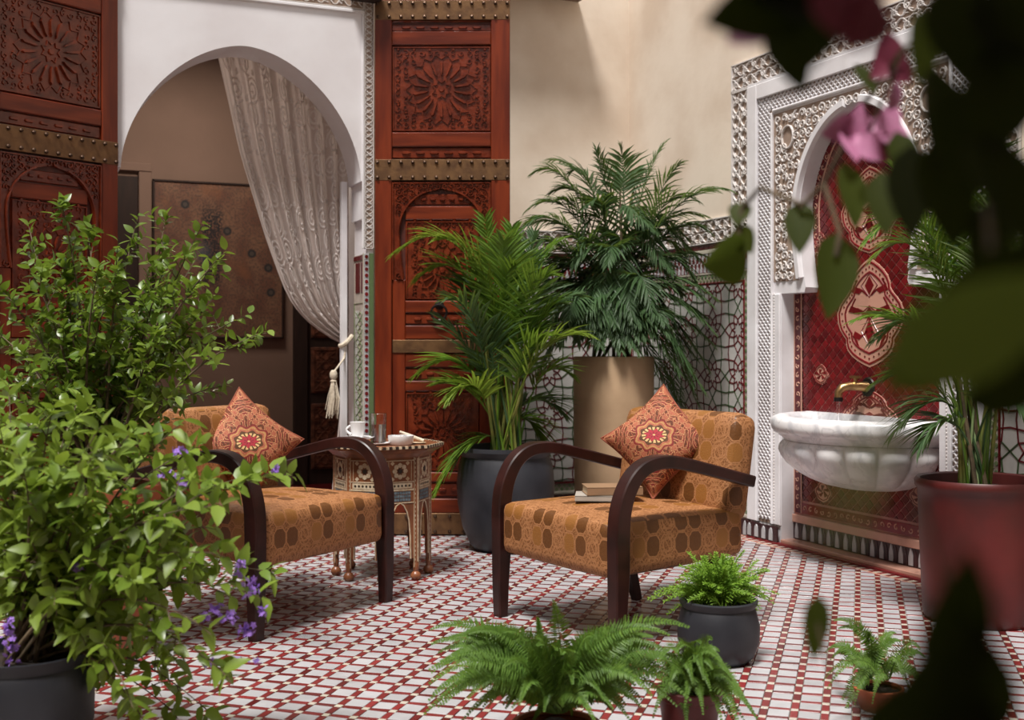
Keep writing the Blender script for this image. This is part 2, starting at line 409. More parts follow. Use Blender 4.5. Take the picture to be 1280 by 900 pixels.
def pieces(parent, name, mat, polys, fr_, n0, n1, bev=.0006, limit=300, key=None):
    """first `limit` polygons as objects of their own, the rest joined"""
    if key: polys = sorted(polys, key=key)
    for p in polys[:limit]: MB().prism(fr_, p, n0, n1, bev).build(name, mat, parent)
    if len(polys) > limit:
        mb = MB()
        for p in polys[limit:]: mb.prism(fr_, p, n0, n1, bev)
        mb.build(name + '_field', mat, parent, kind='stuff')
def spiral(c, r0, turns, a0, sg=1, n=12, tail=None):
    pts = [(c[0]+r0*(1-.85*k/n)*cos(a0+sg*2*pi*turns*k/n), c[1]+r0*(1-.85*k/n)*sin(a0+sg*2*pi*turns*k/n)) for k in range(n+1)]
    return ([tail] + pts) if tail else pts
def rbox(hx, hy, hz, r, n=10, puff=(0, 0, 0)):
    """rounded, slightly swollen block centred on the origin"""
    mb = MB()
    def axis(h):
        e = [-h, -h+r*.3, -h+r]; m = [-h+r+(2*h-2*r)*k/n for k in range(1, n)]; return e+m+[h-r, h-r*.3, h]
    X, Y, Z = axis(hx), axis(hy), axis(hz)
    def fix(x, y, z):
        q = Vector((max(-hx+r, min(hx-r, x)), max(-hy+r, min(hy-r, y)), max(-hz+r, min(hz-r, z)))); d = Vector((x, y, z))-q
        p = q + (d.normalized()*r if d.length > 1e-9 else d)
        a, b, c = p.x/hx, p.y/hy, p.z/hz
        return p + Vector((puff[0]*a*(1-b*b)*(1-c*c), puff[1]*b*(1-a*a)*(1-c*c), puff[2]*c*(1-a*a)*(1-b*b)))
    def sheet(A, B, f, flip):
        i = len(mb.v); nb = len(B)
        for a in A:
            for b in B: mb.v.append(fix(*f(a, b)))
        for a in range(len(A)-1):
            for b in range(nb-1):
                q = (i+a*nb+b, i+(a+1)*nb+b, i+(a+1)*nb+b+1, i+a*nb+b+1); mb.f.append(q[::-1] if flip else q)
    sheet(X, Y, lambda a, b: (a, b, hz), False); sheet(X, Y, lambda a, b: (a, b, -hz), True)
    sheet(X, Z, lambda a, b: (a, -hy, b), False); sheet(X, Z, lambda a, b: (a, hy, b), True)
    sheet(Y, Z, lambda a, b: (hx, a, b), False); sheet(Y, Z, lambda a, b: (-hx, a, b), True)
    return mb
def boxuv(off=(0, 0)):
    def f(co, n):
        a, b, c = abs(n.x), abs(n.y), abs(n.z)
        if c >= a and c >= b: return (co.x+off[0], co.y+off[1])
        if b >= a: return (co.x+off[0], co.z+off[1])
        return (co.y+off[0], co.z+off[1])
    return f

# ================================================================== the setting
YB, YA, XR = 6.90, 6.37, 3.77      # beige back wall, arched front plane, right wall
TOP = 5.2
WORLD = F((0, 0, 0), (1, 0, 0), (0, 1, 0), (0, 0, 1))
# ---- floor
floor = struct('floor')
MB().box((.6, 2.3, -.06), (6.6, 9.3, .10)).build('grout_bed', 'grout', floor)
def zellige_floor():
    ang = radians(16.5); V = C2W(sin(ang), cos(ang)); U = C2W(cos(ang), -sin(ang)); P, g, j = .0855, .0235, .0012
    O = GX(640, 4.0); whites, reds, creams = [], [], []
    rnd = random.Random(4)
    for a in range(-75, 75):
        for b in range(-75, 60):
            c = O + U*(a*P) + V*(b*P); t = SA*c.x + CA*c.y; 
            if not (-2.65 < c.x < XR+.1 and 1.9 < t and c.y < YB+.05) : continue
            if abs(CA*c.x - SA*c.y)/t > .62: continue
            for lst, (u0, u1, v0, v1) in ((whites, (g, P, g, P)), (reds, (0, g, g, P)), (reds, (g, P, 0, g)), (creams, (0, g, 0, g))):
                dz = j; q = [O + U*(a*P+uu) + V*(b*P+vv) for uu, vv in ((u0+dz, v0+dz), (u1-dz, v0+dz), (u1-dz, v1-dz), (u0+dz, v1-dz))]
                q = [(p.x+rnd.uniform(-.0006, .0006), p.y+rnd.uniform(-.0006, .0006)) for p in q]
                q = clip(q, -2.6, XR-.085, 0, YB)
                if len(q) > 2 and area(q) > 1e-5: lst.append(q)
    def key(q):
        x = sum(p[0] for p in q)/len(q); y = sum(p[1] for p in q)/len(q); xc, t = CA*x-SA*y, SA*x+CA*y; px = 640+FX*xc/t
        return t + (0 if (t > 3.33 and 215 < px < 1130) else 50) + (20 if (540 < px < 930 and t < 3.8) else 0) + (5 if 400 < px < 520 and t > 5 else 0)
    def lay(name, mat, polys, top):
        polys.sort(key=key)
        def one(mb, q):
            i = len(mb.v); n = len(q); dz = rnd.uniform(-.0006, .0006); ax, ay = rnd.uniform(-.003, .003), rnd.uniform(-.003, .003)
            cx = sum(p[0] for p in q)/n; cy = sum(p[1] for p in q)/n
            mb.v += [Vector((x, y, -.012)) for x, y in q]; mb.v += [Vector((x, y, -.0009+dz+ax*(x-cx)*8+ay*(y-cy)*8)) for x, y in q]
            mb.v += [Vector((cx+(x-cx)*.95, cy+(y-cy)*.95, top+dz+ax*(x-cx)*8+ay*(y-cy)*8)) for x, y in q]
            for L in (0, n):
                for k in range(n): mb.f.append((i+L+k, i+L+(k+1) % n, i+L+n+(k+1) % n, i+L+n+k))
            mb.f.append(tuple(range(i+2*n, i+3*n)))
        for q in polys[:300]:
            mb = MB(); one(mb, q); mb.build(name, mat, floor)
        mb = MB()
        for q in polys[300:]: one(mb, q)
        mb.build(name + '_field', mat, floor, kind='stuff')
    lay('white_tile', 'tile_white', whites, 0.); lay('red_tile', 'tile_red', reds, -.0002); lay('cream_tile', 'tile_cream', creams, -.0004)
    # border of small squares along the right wall
    mb, mw, ml = MB(), MB(), MB(); y = 1.6; k = 0
    while y < YB:
        (mb if k % 2 else mw).fbox(WORLD, XR-.068, XR-.018, y, y+.027, -.01, .0, .001); y += .029; k += 1
    for x in (XR-.084, XR-.015): ml.fbox(WORLD, x, x+.012, 1.6, YB, -.01, .0, .001)
    mb.build('red_border_tile_field', 'tile_red', floor, kind='stuff'); mw.build('cream_border_tile_field', 'tile_cream', floor, kind='stuff'); ml.build('border_line', 'tile_pink', floor)
zellige_floor()

# ---- arched wall with the doorway
fA = F((0, YA, 0), (1, 0, 0), (0, 0, 1), (0, -1, 0))
UC = 1.152
prof = [(0, .675), (1.77, .675), (1.77, .655), (1.975, .655), (1.975, .637)]
for k in range(1, 41):
    a = 1-k/40; a = max(a, 0); aa = 1-(1-a)**1.0
    x = sin(pi/2*a); h = .69*(1-x**1.78)**.565; prof.append((1.975+h, .637*x))
def arch_wall(parent, fr_, u0, u1, top, uc, prof, depth, mat, name='wall_face'):
    mb, so = MB(), MB(); pr = prof + [(top, 0)]
    for (v0, h0), (v1, h1) in zip(pr, pr[1:]):
        if v1-v0 > 1e-6:
            mb.quad(fr_(u0, v0), fr_(uc-h0, v0), fr_(uc-h1, v1), fr_(u0, v1)); mb.quad(fr_(uc+h0, v0), fr_(u1, v0), fr_(u1, v1), fr_(uc+h1, v1))
        if h0 or h1:
            for s in (-1, 1): so.quad(fr_(uc+s*h0, v0), fr_(uc+s*h1, v1), fr_(uc+s*h1, v1, -depth), fr_(uc+s*h0, v0, -depth))
    mb.build(name, mat, parent); so.build('arch_reveal', mat, parent)
wall_arch = struct('wall_arch')
XA = 1.861
ZF = 2.907
arch_wall(wall_arch, fA, -2.6, XA, TOP, UC, prof, .27, 'white_wall')
b = MB(); b.quad(Vector((XA, YA, 0)), Vector((XA, YB, 0)), Vector((XA, YB, TOP)), Vector((XA, YA, TOP)))
# inner side of the wall around the arch (seen through the opening only at its edge)
b.build('wall_side', 'white_wall', wall_arch)
mb = MB(); mb.quad(fA(-2.6, 0, -.27), fA(UC-.675, 0, -.27), fA(UC-.675, TOP, -.27), fA(-2.6, TOP, -.27)); mb.quad(fA(UC+.675, 0, -.27), fA(XA+.0, 0, -.27), fA(XA, TOP, -.27), fA(UC+.675, TOP, -.27))
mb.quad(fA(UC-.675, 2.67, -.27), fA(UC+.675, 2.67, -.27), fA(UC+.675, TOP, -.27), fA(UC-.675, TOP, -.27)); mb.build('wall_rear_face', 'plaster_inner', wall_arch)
# flat border line and carved strip beside the door
mb = MB(); mb.fbox(fA, 1.795, 1.806, 1.60, ZF, 0, .008, .002); mb.fbox(fA, -.6, 1.806, ZF, ZF+.02, 0, .014, .004); mb.fbox(fA, -.6, 1.86, ZF+.155, ZF+.175, 0, .014, .004); mb.build('moulding', 'moulding', wall_arch)
def arabesque(mb, fr_, u0, u1, v0, v1, cell, w_, h_, seed=1, vertical=False):
    """interlaced carved scrollwork filling a band"""
    W = (v1-v0) if not vertical else (u1-u0); L = (u1-u0) if not vertical else (v1-v0); g = (lambda a, b: (u0+a, v0+b)) if not vertical else (lambda a, b: (u0+b, v0+a))
    n = max(1, round(L/cell)); c = L/n; rows = max(1, round(W/cell)) if W/cell > 1.4 else 1; hgt = W/rows
    for r in range(rows):
        for k in range(n):
            cx, cy = (k+.5)*c, (r+.5)*hgt; s = 1 if (k+r) % 2 else -1
            mb.ribbon(fr_, [g(*p) for p in spiral((cx, cy+s*hgt*.16), c*.30, 1.15, s*pi/2, s, 10)], w_, h_)
            mb.ribbon(fr_, [g(cx-c*.5+c*t/8, cy + s*hgt*.42*cos(pi*t/8)) for t in range(9)], w_, h_*.9)
            mb.ribbon(fr_, [g(cx-c*.5+c*t/8, cy - s*hgt*.42*cos(pi*t/8)) for t in range(9)], w_*.8, h_*.8)
            mb.ribbon(fr_, [g(cx+c*.40*cos(q), cy-s*hgt*.22+hgt*.14*sin(q)) for q in (0, 1.2, 2.4, 3.6, 4.8)], w_*.8, h_*.7)
def stucco_band(parent, fr_, u0, u1, v0, v1, cell, w_=.006, h_=.010, vertical=False, edge=.006, n0=0.):
    f2 = lambda a, b, c=0.: fr_(a, b, c+n0)
    g = MB(); g.fbox(f2, u0, u1, v0, v1, -.002, .002); g.build('stucco_ground', 'stucco_ground', parent)
    m = MB(); arabesque(m, f2, u0+edge, u1-edge, v0+edge, v1-edge, cell, w_, h_+.002, vertical=vertical)
    for a in ((u0, u1, v0, v0+edge), (u0, u1, v1-edge, v1), (u0, u0+edge, v0, v1), (u1-edge, u1, v0, v1)): m.fbox(f2, *a, 0, h_+.003)
    m.build('carved_scrollwork', 'stucco', parent, kind='stuff')
stucco_band(wall_arch, fA, 1.808, XA, 1.60, 3.1, .034, .0045, .006, vertical=True, edge=.004)
stucco_band(wall_arch, fA, -.6, 1.806, ZF+.022, ZF+.153, .08, .008, .008)
# tiled lower jamb: reveal face looks to -x
fJ = F((UC+.675, YA, 0), (0, 1, 0), (0, 0, 1), (-1, 0, 0))
jt = MB(); jt.fbox(fJ, .0, .266, 0, 1.575, -.004, .004); jt.build('jamb_panel', 'grout', wall_arch)
m = MB()
for a, b_, c_, d_ in ((.012, .255, .03, 1.30),): 
    m.ribbon(fJ, [(a, c_), (b_, c_), (b_, d_), (a, d_)], .012, .003, .004, True)
for k in range(14):
    z = .09+k*.086; cx = .135
    m.ribbon(fJ, [(cx+.045*sin(q), z+.04*cos(q)) for q in [i*pi/4 for i in range(9)]], .008, .003, .004); m.ribbon(fJ, [(cx-.09, z+.043), (cx+.09, z-.043)], .007, .003, .004); m.ribbon(fJ, [(cx+.09, z+.043), (cx-.09, z-.043)], .007, .003, .004)
m.build('green_strapwork', 'tile_green', wall_arch, kind='stuff')
m = MB(); m.fbox(fJ, .01, .26, 1.545, 1.57, .004, .008); 
for k in range(2): m.fbox(fJ, .03+k*.11, .115+k*.11, 1.36, 1.53, .004, .007, .001)
m.build('red_tile', 'tile_darkred', wall_arch)
pieces(wall_arch, 'grey_tile', 'tile_grey', [[(u, z), (u+.034, z), (u+.034, z+.038), (u, z+.038)] for u in (.03, .07, .165, .205) for z in [.06+.043*i for i in range(28)]], fJ, .003, .0055)
fE = fA
for k in range(45):     # chequered corner strip
    z = .012+k*.0347; MB().fbox(fE, 1.812-.006, 1.812+.022, z, z+.0325, -.001, .006, .001).build('white_tile', 'tile_white', wall_arch)
    q = [(1.82+.011*cos(a), z+.016+.012*sin(a)) for a in [i*pi/4 for i in range(8)]]; MB().prism(fE, q, .005, .0075, .001).build('red_tile', 'tile_darkred', wall_arch)
MB().fbox(fA, 1.835, XA, 0, 1.575, -.001, .005).build('green_strip', 'tile_green', wall_arch)
MB().fbox(fA, 1.80, 1.806, 0, 1.575, -.001, .005).build('cream_strip', 'tile_cream', wall_arch)
# white post of the inner door frame that the curtain is tied to
post = struct('trim_1'); x, _ = on_y(430.5, 6.60)
MB().box((x, 6.62, 1.0), (.034, .034, 2.0)).build('door_post', 'moulding', post)

# ---- room beyond the arch
YI = 8.9
room = struct('wall_room')
def xi(px): return on_y(px, YI)[0]
fI = F((0, YI, 0), (1, 0, 0), (0, 0, 1), (0, -1, 0))
mb = MB(); mb.quad(fI(-1.2, 0), fI(3.4, 0), fI(3.4, 3.3), fI(-1.2, 3.3)); mb.quad(Vector((-1.2, YA+.27, 0)), Vector((-1.2, YI, 0)), Vector((-1.2, YI, 3.3)), Vector((-1.2, YA+.27, 3.3)))
mb.quad(Vector((3.4, YI, 0)), Vector((3.4, YB+.1, 0)), Vector((3.4, YB+.1, 3.3)), Vector((3.4, YI, 3.3))); mb.quad(Vector((1.87, YB+.1, 0)), Vector((3.4, YB+.1, 0)), Vector((3.4, YB+.1, 3.3)), Vector((1.87, YB+.1, 3.3)))
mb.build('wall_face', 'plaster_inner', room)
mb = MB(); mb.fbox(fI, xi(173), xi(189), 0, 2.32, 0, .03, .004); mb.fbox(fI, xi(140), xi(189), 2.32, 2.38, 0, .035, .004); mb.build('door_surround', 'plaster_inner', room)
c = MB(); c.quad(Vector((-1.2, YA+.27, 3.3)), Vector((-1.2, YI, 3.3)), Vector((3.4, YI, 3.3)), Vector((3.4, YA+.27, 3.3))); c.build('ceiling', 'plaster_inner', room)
c = MB(); c.box((.33, (YA-.05+YI)/2, -.02), (3.06, YI-YA+.05, .05)); c.box((2.63, (YB+.1+YI)/2, -.02), (1.54, YI-YB-.1, .05)); c.build('room_floor', 'tile_darkred', room)
def inner_door(name, pa, pb, z1, carved):
    d = struct(name); u0, u1 = xi(pa), xi(pb)
    MB().fbox(fI, u0, u1, 0, z1, .0, .04, .004).build('door_slab', 'dark', d)
    if carved:
        MB().fbox(fI, u0, u0+.10, 0, z1, .04, .075, .006).build('door_frame', 'dark', d)
        n = 2; wv = (u1-u0-.16)/n
        for i in range(n):
            for (a, b_) in ((.12, .62), (.70, 1.05), (1.12, 1.85)):
                p = MB(); q0, q1 = u0+.13+i*wv, u0+.10+(i+1)*wv
                p.fbox(fI, q0, q1, a, b_, .04, .052, .006); pn = p.build('door_panel', 'dark_carved', d)
                r = MB(); r.ribbon(fI, [(q0+.02, a+.02), (q1-.02, a+.02), (q1-.02, b_-.02), (q0+.02, b_-.02)], .012, .01, .052, True); arabesque(r, lambda x_, y_, z_=0: fI(x_, y_, z_+.052), q0+.03, q1-.03, a+.03, b_-.03, .08, .008, .008); r.build('carving', 'dark_carved', pn)
inner_door('door_3', 133, 172, 2.28, False)
inner_door('door_4', 366, 470, 2.28, True)
# painting on the room wall
pt = thing('painting', 'large abstract brown canvas in a thin black frame on the wall beyond the arch', 'painting', (xi(270), YI-.02, 1.1))
u0, u1 = xi(190), xi(353); z0 = H+(434-423)*8.74/FX; z1 = H+(434-229)*8.74/FX
cv = MB(); cv.fbox(fI, u0+.012, u1-.012, z0+.012, z1-.012, .012, .04)
cvo = cv.build('canvas', 'painting', pt, uv=lambda co, n: ((co.x+xi(270)-u0)/(u1-u0), (co.z+1.1-z0)/(z1-z0)))
m = MB()
for a in ((u0, u1, z0, z0+.014), (u0, u1, z1-.014, z1), (u0, u0+.014, z0, z1), (u1-.014, u1, z0, z1)): m.fbox(fI, *a, .005, .05, .002)
m.build('picture_frame', 'dark', pt)

# ---- beige back wall, right wall with dado, niche
wall_back = struct('wall_back'); wall_right = struct('wall_right')
fB = F((0, YB, 0), (1, 0, 0), (0, 0, 1), (0, -1, 0))
fR = F((XR, 0, 0), (0, -1, 0), (0, 0, 1), (-1, 0, 0))      # u = -y so that u grows to the right of the picture
m = MB(); m.quad(fB(XA, 0), fB(XR, 0), fB(XR, TOP), fB(XA, TOP)); m.build('wall_face', 'plaster', wall_back)
N0, N1 = 5.498, 3.757; NC = .5*(N0+N1); D = .085
m = MB(); m.quad(fR(-YB, 0), fR(-N0, 0), fR(-N0, TOP), fR(-YB, TOP)); m.quad(fR(-N1, 0), fR(2.2, 0), fR(2.2, TOP), fR(-N1, TOP)); m.build('wall_face', 'plaster', wall_right)
m = MB(); m.quad(fR(-N0, 2.50), fR(-N1, 2.50), fR(-N1, TOP), fR(-N0, TOP)); m.build('wall_upper_face', 'plaster', wall_right)
# girih panels ------------------------------------------------------
def girih(u0, u1, v0, v1, P):
    """star-and-octagon strapwork: returns segments (kind, a, b) and the closed cells between them"""
    e = P/(1+sqrt(2)); nodes = {}; pts = []; segs = set(); kinds = {}
    def nid(x, y):
        k = (round(x*4000), round(y*4000))
        for dx in (-1, 0, 1):
            for dy in (-1, 0, 1):
                if (k[0]+dx, k[1]+dy) in nodes: return nodes[(k[0]+dx, k[1]+dy)]
        nodes[k] = len(pts); pts.append((x, y)); return nodes[k]
    def seg(a, b, kd):
        a, b = nid(*a), nid(*b)
        if a != b: s_ = (min(a, b), max(a, b)); segs.add(s_); kinds[s_] = kd
    ap = P/2
    for i in range(int((u1-u0)/P)+3):
        for j in range(int((v1-v0)/P)+3):
            cx, cy = u0+(i-.3)*P, v0+(j-.3)*P
            pol = lambda r, a: (cx+r*cos(a), cy+r*sin(a))
            for k in range(8):
                a0 = k*pi/4; a1 = a0+pi/8; a2 = a0+pi/4
                mid, mid2 = pol(ap, a0), pol(ap, a2); v_ = pol(ap*.71, a1); i_, i2 = pol(ap*.45, a0), pol(ap*.45, a2); j_ = pol(ap*.24, a1)
                seg(mid, v_, 1); seg(v_, mid2, 1); seg(v_, i_, 0); seg(v_, i2, 0); seg(i_, j_, 0); seg(j_, i2, 0)
            # small square between four octagons
            sx, sy = cx+P/2, cy+P/2; r = e/2
            for k in range(4):
                a = pi/4+k*pi/2; m1 = (sx+r*cos(a), sy+r*sin(a)); m2 = (sx+r*cos(a+pi/2), sy+r*sin(a+pi/2)); n_ = (sx+r*.62*cos(a+pi/4), sy+r*.62*sin(a+pi/4)); seg(m1, n_, 1); seg(n_, m2, 1)
    adj = {}
    for a, b in segs: adj.setdefault(a, []).append(b); adj.setdefault(b, []).append(a)
    for a in adj: adj[a].sort(key=lambda b: atan2(pts[b][1]-pts[a][1], pts[b][0]-pts[a][0]))
    used = set(); faces = []
    for a in adj:
        for b in adj[a]:
            if (a, b) in used: continue
            p, q, loop = a, b, []
            while (p, q) not in used and len(loop) < 60:
                used.add((p, q)); loop.append(pts[p]); l = adj[q]; k = l.index(p); p, q = q, l[(k-1) % len(l)]
            if 3 <= len(loop) < 40:
                A = sum(loop[i-1][0]*loop[i][1]-loop[i-1][1]*loop[i][0] for i in range(len(loop)))/2
                if 1e-5 < A < P*P*.6: faces.append(loop)
    return [(kinds[s_], pts[s_[0]], pts[s_[1]]) for s_ in segs], faces
def girih_panel(parent, fr_, u0, u1, v0, v1, P=.262, nearright=True):
    MB().fbox(fr_, u0, u1, v0, v1, -.002, .002).build('panel_ground', 'grout', parent)
    segs, faces = girih(u0, u1, v0, v1, P); polys = []
    for f_ in faces:
        q = clip(f_, u0, u1, v0, v1)
        if len(q) > 2 and area(q) > 8e-5: polys.append(inset(q, .0035))
    polys = [p for p in polys if area(p) > 3e-5]
    pieces(parent, 'pearl_tile', 'tile_grey', polys, fr_, .001, .006, .0008, key=lambda p: -p[0][0] if nearright else 0)
    r, g = MB(), MB()
    for kd, a, b_ in segs:
        x0, x1 = sorted((a[0], b_[0])); y0, y1 = sorted((a[1], b_[1]))
        if x1 < u0 or x0 > u1 or y1 < v0 or y0 > v1: continue
        t0, t1 = 0., 1.; dx, dy = b_[0]-a[0], b_[1]-a[1]; ok = True
        for p_, q_ in ((-dx, a[0]-u0), (dx, u1-a[0]), (-dy, a[1]-v0), (dy, v1-a[1])):
            if abs(p_) < 1e-9: ok &= q_ >= 0
            elif p_ < 0: t0 = max(t0, q_/p_)
            else: t1 = min(t1, q_/p_)
        if not ok or t0 >= t1: continue
        A, B_ = (a[0]+dx*t0, a[1]+dy*t0), (a[0]+dx*t1, a[1]+dy*t1)
        cyc = (int(round((a[1]+b_[1])*.5/P)) + int(round((a[0]+b_[0])*.5/P*1.3))) % 3
        (g if kd == 1 and cyc else r).ribbon(fr_, [A, B_], .0098, .0085)
    for kd, mbx in ((0, r), (1, g)): mbx.build('red_strapwork' if kd == 0 else 'green_strapwork', 'strap_red' if kd == 0 else 'strap_green', parent, kind='stuff')
def dado(parent, fr_, u0, u1):
    """tiled dado from skirting to the carved stucco frieze"""
    MB().fbox(fr_, u0, u1, .0, 1.66, -.001, .002).build('dado_ground', 'grout', parent)
    m = MB(); m.fbox(fr_, u0, u1, .10, .118, 0, .008, .002); m.fbox(fr_, u0, u1, 1.60, 1.622, 0, .008, .002); m.fbox(fr_, u0, u1, 1.478, 1.488, 0, .006); m.build('pink_strip', 'tile_cream', parent)
    stucco_band(parent, fr_, u0, u1, 1.658, 1.80, .085, .007, .012)
    pieces(parent, 'red_tile', 'tile_darkred', [[(a, 1.628), (a+.055, 1.628), (a+.055, 1.652), (a, 1.652)] for a in [u0+.004+i*.058 for i in range(int((u1-u0)/.058))]], fr_, .001, .006)
    MB().fbox(fr_, u0, u1, 1.488, 1.60, .001, .004).build('red_field', 'tile_darkred', parent)
    n = int((u1-u0)/.042); bot, wav = [], MB()
    for k in range(n):
        c_ = u0+.021+k*.042; up = k % 2
        sh = [(-.012, 0), (.012, 0), (.013, .022), (.006, .034), (.005, .050), (0, .058), (-.005, .050), (-.006, .034), (-.013, .022)]
        bot.append([(c_+a, 1.490+b_) for a, b_ in sh]); bot.append([(c_+.021+a, 1.598-b_) for a, b_ in sh])
    pieces(parent, 'white_tile', 'tile_white', bot, fr_, .003, .0075)
    # green borders round the star panel
    g0, g1 = .12, 1.476; wd = .046
    tiles = []
    for (a0, a1, b0, b1) in ((u0, u1, g1-wd, g1), (u0, u1, g0, g0+wd), (u0, u0+wd, g0+wd, g1-wd), (u1-wd, u1, g0+wd, g1-wd)):
        nx = max(1, round((a1-a0)/.0185)); ny = max(1, round((b1-b0)/.0185))
        for i in range(nx):
            for j in range(ny):
                if (i+j) % 2: continue
                x_, y_ = a0+(i+.5)*(a1-a0)/nx, b0+(j+.5)*(b1-b0)/ny; r = .0125; tiles.append([(x_+r, y_), (x_, y_+r), (x_-r, y_), (x_, y_-r)])
    m = MB(); 
    for q in tiles: m.prism(fr_, q, .001, .005)
    m.build('green_border_field', 'tile_green', parent, kind='stuff')
    p0, p1, q0, q1 = u0+wd, u1-wd, g0+wd, g1-wd
    m = MB(); m.ribbon(fr_, [(p0+.006, q0+.006), (p1-.006, q0+.006), (p1-.006, q1-.006), (p0+.006, q1-.006)], .013, .009, 0, True); m.build('red_border', 'tile_darkred', parent)
    girih_panel(parent, fr_, p0+.012, p1-.012, q0+.012, q1-.012)
dado(wall_back, fB, XA+.3, XR-.002)
dado(wall_right, fR, -YB+.002, -N0-.002)
dado(wall_right, fR, -N1+.002, -2.4)
# skirting of pointed white teeth
def skirting(parent, fr_, u0, u1, z0=.0, h=.092):
    MB().fbox(fr_, u0, u1, z0, z0+h, .0, .008).build('skirting_ground', 'tile_black', parent)
    n = int((u1-u0)/.0665); polys = []
    for k in range(n):
        c_ = u0+.033+k*.0665; w_ = .0155; polys.append([(c_-w_, z0+.004), (c_+w_, z0+.004), (c_+w_, z0+.045), (c_+w_*.75, z0+.062), (c_+.003, z0+h-.008), (c_-.003, z0+h-.008), (c_-w_*.75, z0+.062), (c_-w_, z0+.045)])
    pieces(parent, 'white_tooth_tile', 'tile_white', polys, fr_, .006, .013, .0015)
    red = [[(u0+.066*k+.002+.033+.018, z0+.004), (u0+.066*k+.097-.016, z0+.004), (u0+.066*k+.097-.018, z0+.05), (u0+.066*k+.066, z0+.085), (u0+.066*k+.053, z0+.05)] for k in range(n-1)]
    pieces(parent, 'dark_tooth_tile', 'tile_black', red, fr_, .006, .010, .001)
bs = struct('baseboard_right')
skirting(bs, fR, -YB, -N0+.0); skirting(bs, fR, -N1, -2.4)
fN = F((XR+D, 0, 0), (0, -1, 0), (0, 0, 1), (-1, 0, 0))
O0, O1 = NC+.583, NC-.583
skirting(bs, F(fR(0, 0, .02), fR.U, fR.V, fR.N), -N0, -O0, .012, .08); skirting(bs, F(fR(0, 0, .02), fR.U, fR.V, fR.N), -O1, -N1, .012, .08); skirting(bs, fN, -O0, -O1, .03, .095)
bb = struct('baseboard_back'); skirting(bb, fB, XA+.3, XR)
m = MB(); m.fbox(WORLD, XR-.006, XR+D, O1, O0, -.01, .028, .004); m.fbox(fN, -O0, -O1, .118, .160, .0, .018, .004); m.build('niche_sill', 'tile_pink', bs)
MB().fbox(WORLD, XR-.03, XR+.0, N1, N0, -.01, .012, .004).build('niche_step', 'tile_darkred', bs)
# niche wall with its arch
hz, apz = 1.75, 2.25
nprof = [(.0, .583), (1.335, .583), (1.335, .385), (1.36, .375)]
for k in range(1, 9): z = 1.36+(hz-1.36)*k/8; nprof.append((z, .375+.05*sin(pi/2*k/8)))
for k in range(1, 25): x = sin(pi/2*(1-k/24)); nprof.append((hz+.5*(1-x**1.85)**.56, .425*x))
niche = struct('wall_niche')
arch_wall(niche, fR, -N0, -N1, 2.50, -NC, nprof, D, 'moulding', 'frame_face')
MB().fbox(fR, -N0, -N1, 2.488, 2.50, 0, .02).build('frame_top', 'moulding', niche)
def flat(a0, a1, b0, b1, h, nm='moulding_strip', mt='moulding'): MB().fbox(fR, a0, a1, b0, b1, 0, h, .004).build(nm, mt, niche)
z00 = .10
for s, e0 in ((1, -N0), (-1, -N1)):
    A = lambda a, b_: tuple(sorted((e0+s*a, e0+s*b_)))
    flat(*A(0, .088), z00, 2.487, .024); flat(*A(.222, .285), z00, 2.30 if 0 else 1.335, .012); flat(*A(.208, .222), z00, 2.31, .018)
    a0, a1 = A(.088, .208)
    MB().fbox(fR, a0, a1, z00, 2.405, -.001, .002).build('lattice_ground', 'stucco_ground', niche)
    m = MB(); h = 2.405-.12; st = .0335; k = -int((a1-a0)/st)-1
    W_ = a1-a0-.01
    while k*st < h:
        for sg in (1, -1):
            p, q = (0, k*st), (W_, k*st+W_)
            t0 = max(0, (0-p[1])/W_); t1 = min(1, (h-p[1])/W_)
            if t0 < t1:
                x0_, x1_ = t0*W_, t1*W_; y0_, y1_ = .12+p[1]+t0*W_, .12+p[1]+t1*W_
                if sg < 0: x0_, x1_ = W_-x0_, W_-x1_
                m.ribbon(fR, [(a0+.005+x0_, y0_), (a0+.005+x1_, y1_)], .0062, .012)
        k += 1
    m.build('pierced_lattice', 'moulding', niche, kind='stuff')
    m = MB(); b0_, b1_ = A(.225, .250)
    for i in range(74): m.sphere(fR((b0_+b1_)/2, .13+i*.0165, .012), .0055, 6, 3)
    m.build('beading', 'stucco', niche, kind='stuff')
flat(-N0+.0885, -N1-.0885, 2.405, 2.487, .0235)
MB().fbox(fR, -N0+.09, -N1-.09, 2.325, 2.405, -.001, .003).build('lattice_ground', 'stucco_ground', niche)
m = MB(); L = N0-N1-.18; k = 0
while k*.0335 < L-.08:
    for sg in (1, -1):
        p = -N0+.09+k*.0335; m.ribbon(fR, [(p, 2.327 if sg > 0 else 2.403), (p+.076, 2.403 if sg > 0 else 2.327)], .0062, .012)
    k += 1
m.build('pierced_lattice', 'moulding', niche, kind='stuff')
flat(-N0+.2225, -N1-.2225, 2.312, 2.325, .0175)
